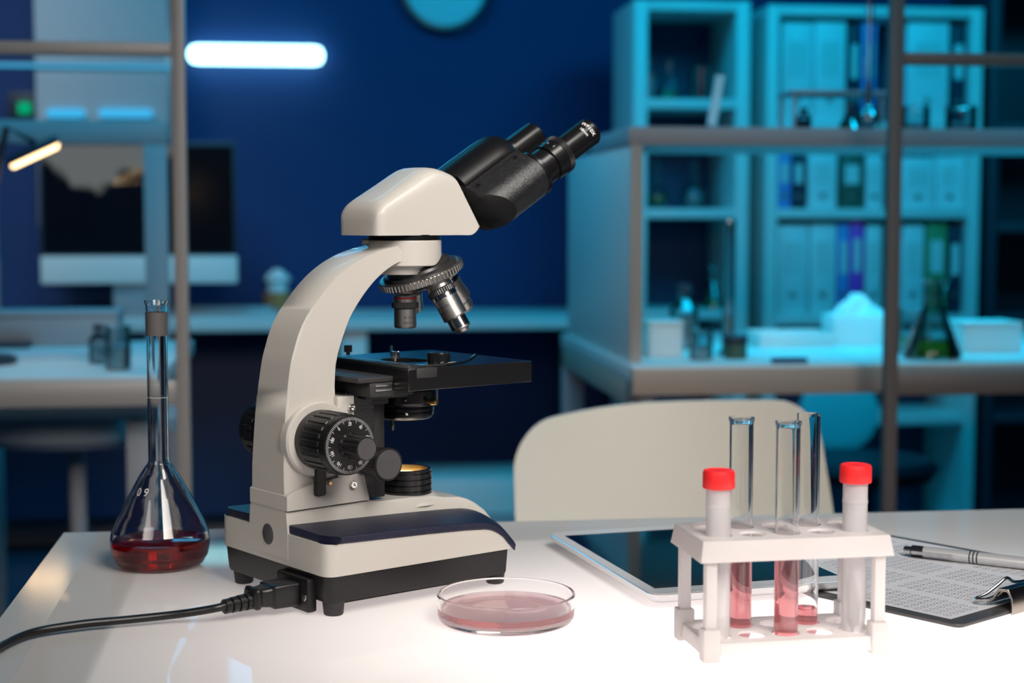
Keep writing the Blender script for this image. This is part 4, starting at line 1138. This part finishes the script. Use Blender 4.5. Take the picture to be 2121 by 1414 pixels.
# on top of the reagent shelf
ZS = zsh + .017
def onshelf(px, t=bt0 + .22): s, _ = rp(px, 260, t); return rw(s, t, ZS + .0005)
p_ = onshelf(1474); st = thing('pipette_stand', 'slanted glass tube in a small stand on the reagent shelf', 'tube', p_, RA)
bm = new(); lathe(bm, [(.020, 0), (.020, .006), (.008, .010), (.008, .020)], None, 24); obj('stand', bm, 'labgrey', st)
bm = new(); tube(bm, [(.0, 0, .012), (.016, 0, .105)], .0095, 16); obj('tube', bm, P('frosted_tube', (.75, .9, .92), .3), st)
p_ = onshelf(1720); tr = thing('wire_rack', 'grey wire drying rack standing on the reagent shelf', 'rack', p_, RA)
part('top_bar', 'labgrey', tr, [(-.092, .092, -.05, .05, .068, .076)])
for sx in (-.088, .082):
    for sy in (-.046, .040): part('leg', 'labgrey', tr, [(sx, sx + .006, sy, sy + .006, 0, .0682)], .001)
g = glassware('round', 'tall necked flask with gleaming bulb on the shelf beside the post', onshelf(1798, bt0 + .125), .245, .021, .35, 'blueliq', 'glassware on the reagent shelf')
glassware('erlen', 'olive conical flask on the reagent shelf under the wire rack', onshelf(1760, bt0 + .215), .055, .024, .3, 'greenliq', 'glassware on the reagent shelf')
glassware('bottle', 'small dark capped bottle on the reagent shelf under the wire rack', onshelf(1664, bt0 + .215), .045, .015, .5, 'binderd', 'glassware on the reagent shelf')
glassware('beaker', 'low beaker on the shelf just right of the brown post', onshelf(1895), .05, .028, .3, 'blueliq', 'glassware on the reagent shelf')
glassware('beaker', 'low beaker on the shelf well right of the brown post', onshelf(1990), .05, .030, .3, 'blueliq', 'glassware on the reagent shelf')
# ---- stools
def stool(label, s, t, zs, r, m='stoolm'):
    o_ = rthing('lab_stool', label, 'stool', s, t, 0, 'lab stools')
    bm = new(); lathe(bm, [(r * .85, zs - .07), (r * .97, zs - .055), (r, zs - .03), (r * .97, zs - .008), (r * .8, zs)], None, 48); obj('seat', bm, m, o_)
    bm = new(); lathe(bm, [(.025, .10), (.025, .36), (.016, .36), (.016, zs - .069)], None, 24); obj('stem', bm, 'labgrey', o_)
    for k in range(5):
        a = 2 * PI * k / 5 + .3
        bm = new(); tube(bm, [(.02 * math.cos(a), .02 * math.sin(a), .13), (.14 * math.cos(a), .14 * math.sin(a), .085), (.25 * math.cos(a), .25 * math.sin(a), .05)], [.018, .015, .012], 10); l_ = obj('leg', bm, 'labgrey', o_)
        bm = new(); lathe(bm, [(.022, -.01), (.025, -.006), (.025, .006), (.022, .01)], axis((.25 * math.cos(a), .25 * math.sin(a), .025), (-math.sin(a), math.cos(a), 0)), 20); obj('caster', bm, 'dark', l_)
    return o_
s_, z_ = rp(158, 868, 2.98); stool('round pale stool under the left bench behind the partition', s_, 2.98, z_ + .035, .185)
s_, z_ = rp(1738, 850, 4.15); 
bk = rthing('swivel_chair', 'swivel chair with a round pale backrest behind the right bench', 'chair', s_, 4.15)
bm = new(); lathe(bm, [(.085, -.02), (.105, -.012), (.110, .0), (.105, .012), (.085, .018)], axis((0, 0, z_ - .005), (0, -1, .12)), 48); obj('backrest', bm, 'stoolm', bk)
bm = new(); lathe(bm, [(.17, -.03), (.19, 0), (.17, .02)], Matrix.Translation((0, -.20, .40)), 40); obj('seat', bm, 'dark', bk)
bm = new(); tube(bm, [(0, .02, z_ - .06), (0, .03, .42), (0, -.16, .37)], .012, 10); obj('back_bar', bm, 'dark', bk)
bm = new(); lathe(bm, [(.025, .06), (.025, .38)], Matrix.Translation((0, -.20, 0)), 20); obj('stem', bm, 'dark', bk)
for k in range(5):
    a = 2 * PI * k / 5; bm = new(); tube(bm, [(.0, -.20, .08), (.26 * math.cos(a), -.20 + .26 * math.sin(a), .02)], [.02, .016], 10); obj('leg', bm, 'dark', bk)
# ---- left bench beyond the partition
ls1 = rp(352, 730, 2.95)[0]; ls0 = ls1 - 1.5
lb = rthing('lab_bench', 'pale lab bench behind the left glass partition', 'bench', ls0, 2.72)
part('worktop', 'lab', lb, [(0, 1.5, 0, .80, .742, .770)]); part('apron', 'labgrey', lb, [(.02, 1.48, .005, .025, .700, .7415), (.02, 1.48, .775, .795, .66, .7415)])
for lx, ly in ((.01, .01), (1.445, .01), (.01, .745), (1.445, .745)): part('leg', 'labgrey', lb, [(lx, lx + .045, ly, ly + .045, 0, .7418)])
# desk lamp with a warm LED bar
hp = rp(72, 320, 3.0); lm_ = rthing('desk_lamp', 'desk lamp with a lit warm LED bar on the left bench', 'lamp', hp[0] - .10, 3.0, .7705)
bm = new(); lathe(bm, [(.06, 0), (.06, .012), (.05, .016)], None, 36); obj('base', bm, 'dark', lm_)
hz = hp[1] - .7705
bm = new(); tube(bm, [(0, 0, .014), (0, 0.02, hz * .55), (.05, .01, hz + .05), (.10, 0, hz + .022)], .006, 10); obj('arm', bm, 'dark', lm_)
bm = new(); rbox(bm, -.050, .050, -.017, .017, .004, .014, .003, mx=Matrix.Translation((.10, 0, hz)) @ Matrix.Rotation(math.radians(-25), 4, 'Y') @ Matrix.Rotation(math.radians(18), 4, 'X')); hd = obj('head', bm, 'dark', lm_)
bm = new(); rbox(bm, -.046, .046, -.014, .014, -.006, .005, .004, mx=Matrix.Translation((.10, 0, hz)) @ Matrix.Rotation(math.radians(-25), 4, 'Y') @ Matrix.Rotation(math.radians(18), 4, 'X')); o = obj('led_bar', bm, 'warmled', hd)
ZB = .7705
def onlb(px, py): return onz(px, py, ZB)
glassware('beaker', 'beaker on the left bench behind the flask neck', onlb(245, 765), .075, .022, .5, 'blueliq', 'glassware on the left bench')
glassware('bottle', 'short capped bottle on the left bench by the beaker', onlb(205, 752), .07, .018, .4, 'blueliq', 'glassware on the left bench')
pp = onlb(100, 735); pk = thing('paper_stack', 'white papers on the left bench under the desk lamp', 'paper', pp, RA + .1)
part('sheet', 'paper', pk, [(-.11, .09, -.10, .09, 0, .003)], 0)
pp = onlb(30, 718); pk = thing('keyboard', 'dark keyboard on the left bench at the frame edge', 'keyboard', pp, RA)
part('keys', 'dark', pk, [(-.16, .035, -.05, .05, 0, .012)], .002)
pp = onlb(130, 712); pk = thing('file_tray', 'low pale file box at the rear of the left bench', 'box', pp, RA)
part('box', 'labgrey', pk, [(-.13, .12, -.06, .06, 0, .060)], .003)
part('lid', 'labgrey', pk, [(-.132, .122, -.062, .062, .0605, .072)], .003)
# whiteboard on a stand (grey frame) beyond the left bench
a0, zt_ = rp(-60, 248, 3.75); a1, _ = rp(345, 248, 3.75)
wb = rthing('glass_board', 'grey framed glass board standing behind the left bench', 'board', (a0 + a1) / 2, 3.75)
hw_ = (a1 - a0) / 2
part('frame_rail', 'labgrey', wb, [(-hw_, hw_, -.012, .012, zt_ - .052, zt_)])
part('frame_stile', 'labgrey', wb, [(hw_ - .052, hw_, -.012, .012, .05, zt_ - .053)]); part('frame_stile', 'labgrey', wb, [(-hw_, -hw_ + .052, -.012, .012, .05, zt_ - .053)])
part('frame_rail', 'labgrey', wb, [(-hw_ + .053, hw_ - .053, -.012, .012, .60, .65)])
part('glass', 'panem', wb, [(-hw_ + .053, hw_ - .053, -.003, .003, .651, zt_ - .053)], 0)
part('foot', 'labgrey', wb, [(-hw_, -hw_ + .05, -.2, .2, 0, .05), (hw_ - .05, hw_, -.2, .2, 0, .05)])
# ---- back desk along the wall with the monitor
dz = .742
d0 = rp(-500, 650, 4.6)[0]; d1 = rp(1236, 650, 4.75)[0]
bd = rthing('writing_desk', 'long white desk along the blue wall', 'desk', d0, 4.58)
DL = d1 - d0
part('desktop', 'lab', bd, [(0, DL, 0, .60, dz - .028, dz)])
lp0 = rp(705, 700, 4.62)[0] - d0; lp1 = rp(760, 700, 4.62)[0] - d0
part('leg_panel', 'lab', bd, [(lp0, lp1, .02, .58, 0, dz - .0285)]); part('leg_panel', 'dark', bd, [(.05, .10, .02, .58, 0, dz - .0285)]); part('modesty_panel', 'navyboard', bd, [(.11, lp0 - .002, .40, .42, .12, dz - .0285)])
part('leg', 'dark', bd, [(DL - .06, DL - .02, .50, .55, 0, dz - .0285)])
# monitor
mt = 4.85; m0, mz1 = rp(78, 292, mt); m1, mz0 = rp(492, 586, mt)
mo = rthing('monitor', 'large black computer monitor with a pale chin on the wall desk', 'monitor', (m0 + m1) / 2, mt, dz + .0005)
mw_ = (m1 - m0) / 2; zb_, zt_ = mz0 - dz, mz1 - dz; zc_ = rp(280, 530, mt)[1] - dz
part('casing', 'dark', mo, [(-mw_, mw_, 0, .030, zc_, zt_)], .004)
part('chin', 'lab', mo, [(-mw_, mw_, -.002, .030, zb_, zc_ - .0005)], .004)
# screen: grey reflection of pale sky over dark trees, put in as emission
sm, nt, b = _mat('screen_reflection'); 
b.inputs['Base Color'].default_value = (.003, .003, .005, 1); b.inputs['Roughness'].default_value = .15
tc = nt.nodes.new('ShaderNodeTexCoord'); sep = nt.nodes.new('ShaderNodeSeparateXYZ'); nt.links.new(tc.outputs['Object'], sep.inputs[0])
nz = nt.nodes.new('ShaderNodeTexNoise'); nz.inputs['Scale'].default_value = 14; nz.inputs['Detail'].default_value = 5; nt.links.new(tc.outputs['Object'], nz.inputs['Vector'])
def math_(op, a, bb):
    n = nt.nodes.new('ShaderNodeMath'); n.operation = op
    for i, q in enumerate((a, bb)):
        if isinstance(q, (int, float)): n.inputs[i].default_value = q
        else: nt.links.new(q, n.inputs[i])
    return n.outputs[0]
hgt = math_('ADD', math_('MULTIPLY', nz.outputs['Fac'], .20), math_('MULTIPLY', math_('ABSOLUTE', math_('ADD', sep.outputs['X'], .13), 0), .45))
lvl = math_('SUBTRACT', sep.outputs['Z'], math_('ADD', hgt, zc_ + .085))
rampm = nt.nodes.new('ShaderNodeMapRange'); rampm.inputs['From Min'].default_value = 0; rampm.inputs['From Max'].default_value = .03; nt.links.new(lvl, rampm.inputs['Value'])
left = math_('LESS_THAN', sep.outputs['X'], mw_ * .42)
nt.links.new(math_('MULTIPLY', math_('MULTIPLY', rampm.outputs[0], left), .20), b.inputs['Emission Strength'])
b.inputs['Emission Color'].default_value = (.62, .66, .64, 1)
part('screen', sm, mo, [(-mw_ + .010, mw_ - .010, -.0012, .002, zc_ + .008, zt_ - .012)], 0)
part('stand', 'labgrey', mo, [(-.08, .08, .02, .05, .0, zb_ + .10), (-.12, .12, -.06, .10, 0, .006)])
# desk things
p_ = onz(575, 640, dz); cp = thing('pencil_pot', 'pot of pens and wipes on the wall desk left of the microscope arm', 'pot', p_ + Vector((0, 0, .0006)), RA)
bm = new(); lathe(bm, [(.040, 0), (.042, .003), (.044, .055), (.041, .055), (.039, .006)], None, 28); obj('pot', bm, 'orange', cp)
bm = new(); lathe(bm, [(.036, .045), (.030, .080), (.044, .095), (.034, .110), (.012, .128)], None, 7); obj('wipe', bm, 'tissue', cp)
for k, (mm, dx2) in enumerate((('binderb', -.045), ('carton', .05))):
    p2 = onz(575, 640, dz) + RS * (dx2 * 1.9) + RT * .06
    q = thing('supply_box', ('small blue box behind the pen pot on the wall desk' if k == 0 else 'small white box behind the pen pot on the wall desk'), 'box', p2 + Vector((0, 0, .0006)), RA)
    part('box', mm, q, [(-.035, .035, -.03, .03, 0, .075 + .03 * k)], .002); part('lid', mm, q, [(-.0365, .0365, -.0315, .0315, .0755 + .03 * k, .084 + .03 * k)], .002)
p_ = onz(470, 646, dz); bkk = thing('paper_stack', 'pale stack of papers on the wall desk beneath the monitor', 'paper', p_ + Vector((0, 0, .0006)), RA)
part('sheet', 'paper', bkk, [(-.16, .14, -.08, .08, 0, .014)], .001)
p_ = onz(1148, 634, dz); bx = thing('carton_box', 'white gabled carton at the right end of the wall desk', 'box', p_ + Vector((0, 0, .0006)), RA)
part('box', 'carton', bx, [(-.085, .080, -.05, .05, 0, .072)], .002)
bm = new(); prism(bm, [(-.060, .072), (.060, .072), (.035, .088), (.012, .095), (-.030, .092)], -.04, .04, Matrix.Rotation(PI / 2, 4, 'X')); obj('lid', bm, 'carton', bx)
# pale low cabinet at floor level
c0 = rp(870, 1000, 4.72)[0]; c1 = rp(1240, 1000, 4.72)[0]; zz1 = rp(980, 992, 4.72)[1]
lc = rthing('low_cabinet', 'low pale drawer box on the floor under the desk end', 'cabinet', c0, 4.72)
part('body', 'lab', lc, [(0, c1 - c0, 0, .30, 0, zz1)], .003); part('drawer', 'labgrey', lc, [(.01, c1 - c0 - .01, -.012, -.0005, .012, zz1 - .10)], .002)
# ---- wall tube lamp, glass reflections built as lit bars, clock
LT = WT - .035
a0, zA = rp(390, 112, LT); a1, _ = rp(670, 112, LT); rz = (rp(500, 92, LT)[1] - rp(500, 132, LT)[1]) / 2
tl = rthing('tube_lamp', 'glowing cyan white tube lamp on the blue wall', 'lamp', (a0 + a1) / 2, LT, zA)
hl = (a1 - a0) / 2
bm = new(); lathe(bm, [(rz * .3, -hl), (rz * .85, -hl + rz * .3), (rz, -hl + rz), (rz, hl - rz), (rz * .85, hl - rz * .3), (rz * .3, hl)], axis((0, 0, 0), (1, 0, 0)), 32); obj('tube', bm, 'tube', tl)
part('back_plate', 'dark', tl, [(-hl * .8, hl * .8, rz * .8, .034, -rz * .5, rz * .5)])
# cyan strip reflected in the partition glass, built as a glowing bar
a0, zA = rp(-300, 131, WT - .21); a1, _ = rp(362, 131, WT - .21)
sp_ = rthing('strip_reflection', 'thin cyan LED strip lamp on the wall behind the left partition', 'lamp', (a0 + a1) / 2, WT - .205, zA)  # strip reflected in the partition glass, no LED lamp on the wall
part('strip', 'strip', sp_, [(-(a1 - a0) / 2, (a1 - a0) / 2, -.006, .003, -.004, .004)], .002)
part('reflection_backing', 'satin', sp_, [(-(a1 - a0) / 2, (a1 - a0) / 2, .003, .005, -.010, .010)], .0)
for px0, px1, lab in ((96, 176, 'short cyan wall light left of its twin behind the partition'), (204, 316, 'longer cyan wall light behind the left partition')):  # two lights reflected in the glass, built as glowing bars
    a0, zA = rp(px0, 234, WT - .215); a1, _ = rp(px1, 234, WT - .215); h_ = (a1 - a0) / 2
    w_ = rthing('light_reflection', lab, 'lamp', (a0 + a1) / 2, WT - .215, zA, 'cyan wall lights')  # group of the two glass reflections, no lights on the wall
    bm = new(); lathe(bm, [(.006, -h_), (.014, -h_ + .008), (.014, h_ - .008), (.006, h_)], axis((0, 0, 0), (1, 0, 0)), 20); obj('reflection_bar', bm, 'strip', w_)
    part('back_plate', 'satin', w_, [(-h_ * .8, h_ * .8, .010, .0148, -.010, .010)])  # backing of the reflection bar, not a real lamp plate
a0, zA = rp(52, 224, WT - .01); gl = rthing('green_indicator', 'small green lit indicator at the left edge of the wall', 'light', a0, WT - .02, zA)
bm = new(); rbox(bm, -.020, .020, -.004, .004, -.018, .018, .004); obj('lens', bm, 'greenled', gl)
part('back_plate', 'dark', gl, [(-.05, .05, .004, .0195, -.05, .05)])
a0, zA = rp(922, -32, LT); ck = rthing('wall_clock', 'round pale wall clock cut off by the top of the picture', 'clock', a0, LT, zA)
ax = axis((0, .0, 0), (0, -1, 0)); R_ = 92 / FPX * 5.15
bm = new(); lathe(bm, [(R_ * .9, -.033), (R_, -.02), (R_, .012), (R_ * .94, .018), (R_ * .90, .010), (R_ * .90, .0)], ax, 56); obj('case', bm, 'satin', ck)
bm = new(); lathe(bm, [(R_ * .90, .002), (R_ * .90, .004)], ax, 48); obj('face', bm, 'clockface', ck)
part('hand', 'dark', ck, [(-.004, .004, -.009, -.007, -.02, R_ * .55)], 0); part('hand', 'dark', ck, [(-.02, R_ * .7, -.012, -.010, -.003, .003)], 0)

# ================================================================== LIGHTS
def area(name, loc, target, size, power, col, sy=None, spread=PI):
    l = bpy.data.lights.new(name, 'AREA'); l.shape = 'RECTANGLE'; l.size = size; l.size_y = sy or size; l.energy = power; l.color = col; l.spread = spread
    o = bpy.data.objects.new(name, l); COL.objects.link(o); o.location = loc
    o.rotation_euler = (Vector(target) - Vector(loc)).to_track_quat('-Z', 'Y').to_euler(); return o
MP = Vector((-.08, 1.25, .95))
area('key_softbox', (.55, .12, 1.86), Vector((.10, 1.55, .86)), .70, 5.0, (1.0, .93, .86), spread=math.radians(66))
area('overhead_softbox', (.55, .72, 2.15), (0, 1.28, 1.1), .40, 1.5, (1.0, .95, .88), spread=math.radians(80))
area('fill_softbox', (-.9, -.5, 1.9), MP, .9, 1.2, (1.0, .94, .88), spread=math.radians(50))
area('under_table_lamp', (.33, .95, .42), (.33, .95, .75), .30, 3.9, (1.0, .93, .91), spread=math.radians(110))
area('under_table_lamp', (.0, 1.09, .40), (.0, 1.09, .75), .30, 1.1, (1.0, .92, .90), spread=math.radians(100))
area('rim_lamp', (-.45, 3.5, 1.6), MP, .35, 1.6, (.05, .55, 1.0))
# cyan ceiling lamps over the rear of the room
area('rear_ceiling_lamp', (1.6, 2.6, 2.75), (1.6, 4.6, .9), .9, 38, (.0, .59, .95))
area('rear_ceiling_lamp', (-1.0, 3.2, 2.75), (-.9, 4.4, .6), .9, 30, (.0, .56, .95))
area('added_bench_light', rw(1.6, 3.12, zsh - .03), rw(1.6, 3.14, .77), 1.9, 5, (.0, .60, .95), sy=.30, spread=math.radians(105))  # added light without a fixture, brings cyan onto the bench top
area('added_flask_light', (.75, 3.3, 2.2), (.95, 4.7, 1.1), .5, 6, (.0, .62, .95))  # added unseen light, aimed to brighten the flasks in the narrow bookcase
area('added_left_light', rw(-1.15, 3.9, 2.6), rw(-.95, 5.0, 1.3), .5, 1.9, (1.0, .90, .80), spread=math.radians(60))  # added unseen light, gives pilaster and monitor a neutral tone
area('wall_wash', (.2, 3.6, 2.7), (.2, 5.2, 1.3), 1.2, 1.5, (.02, .2, 1.0))
l = bpy.data.lights.new('desk_lamp_glow', 'AREA'); l.size = .08; l.energy = .25; l.color = (1, .66, .35)
o = bpy.data.objects.new('desk_lamp_glow', l); COL.objects.link(o); o.location = rw(hp[0], 3.0, hp[1] - .02)
# ================================================================== WORLD, CAMERA
w = bpy.data.worlds.new('world'); scene.world = w; w.use_nodes = True
w.node_tree.nodes['Background'].inputs['Color'].default_value = (.02, .05, .12, 1); w.node_tree.nodes['Background'].inputs['Strength'].default_value = .3
cam = bpy.data.cameras.new('camera'); co = bpy.data.objects.new('camera', cam); COL.objects.link(co)
cam.sensor_width = 36.; cam.lens = FPX / 2121 * 36; cam.clip_start = .05
co.location = CAM; co.rotation_euler = (PI / 2 - PITCH, 0, 0)
cam.dof.use_dof = True; cam.dof.focus_distance = 1.19; cam.dof.aperture_fstop = 5.6; cam.dof.aperture_blades = 0
scene.camera = co
scene.view_settings.view_transform = 'Standard'; scene.view_settings.look = 'None'; scene.view_settings.gamma = 1; scene.view_settings.exposure = 0
cy = scene.cycles
cy.max_bounces = 16; cy.transmission_bounces = 14; cy.transparent_max_bounces = 16; cy.glossy_bounces = 6; cy.diffuse_bounces = 4
cy.caustics_reflective = False; cy.sample_clamp_indirect = 6; cy.use_denoising = True; cy.blur_glossy = .5
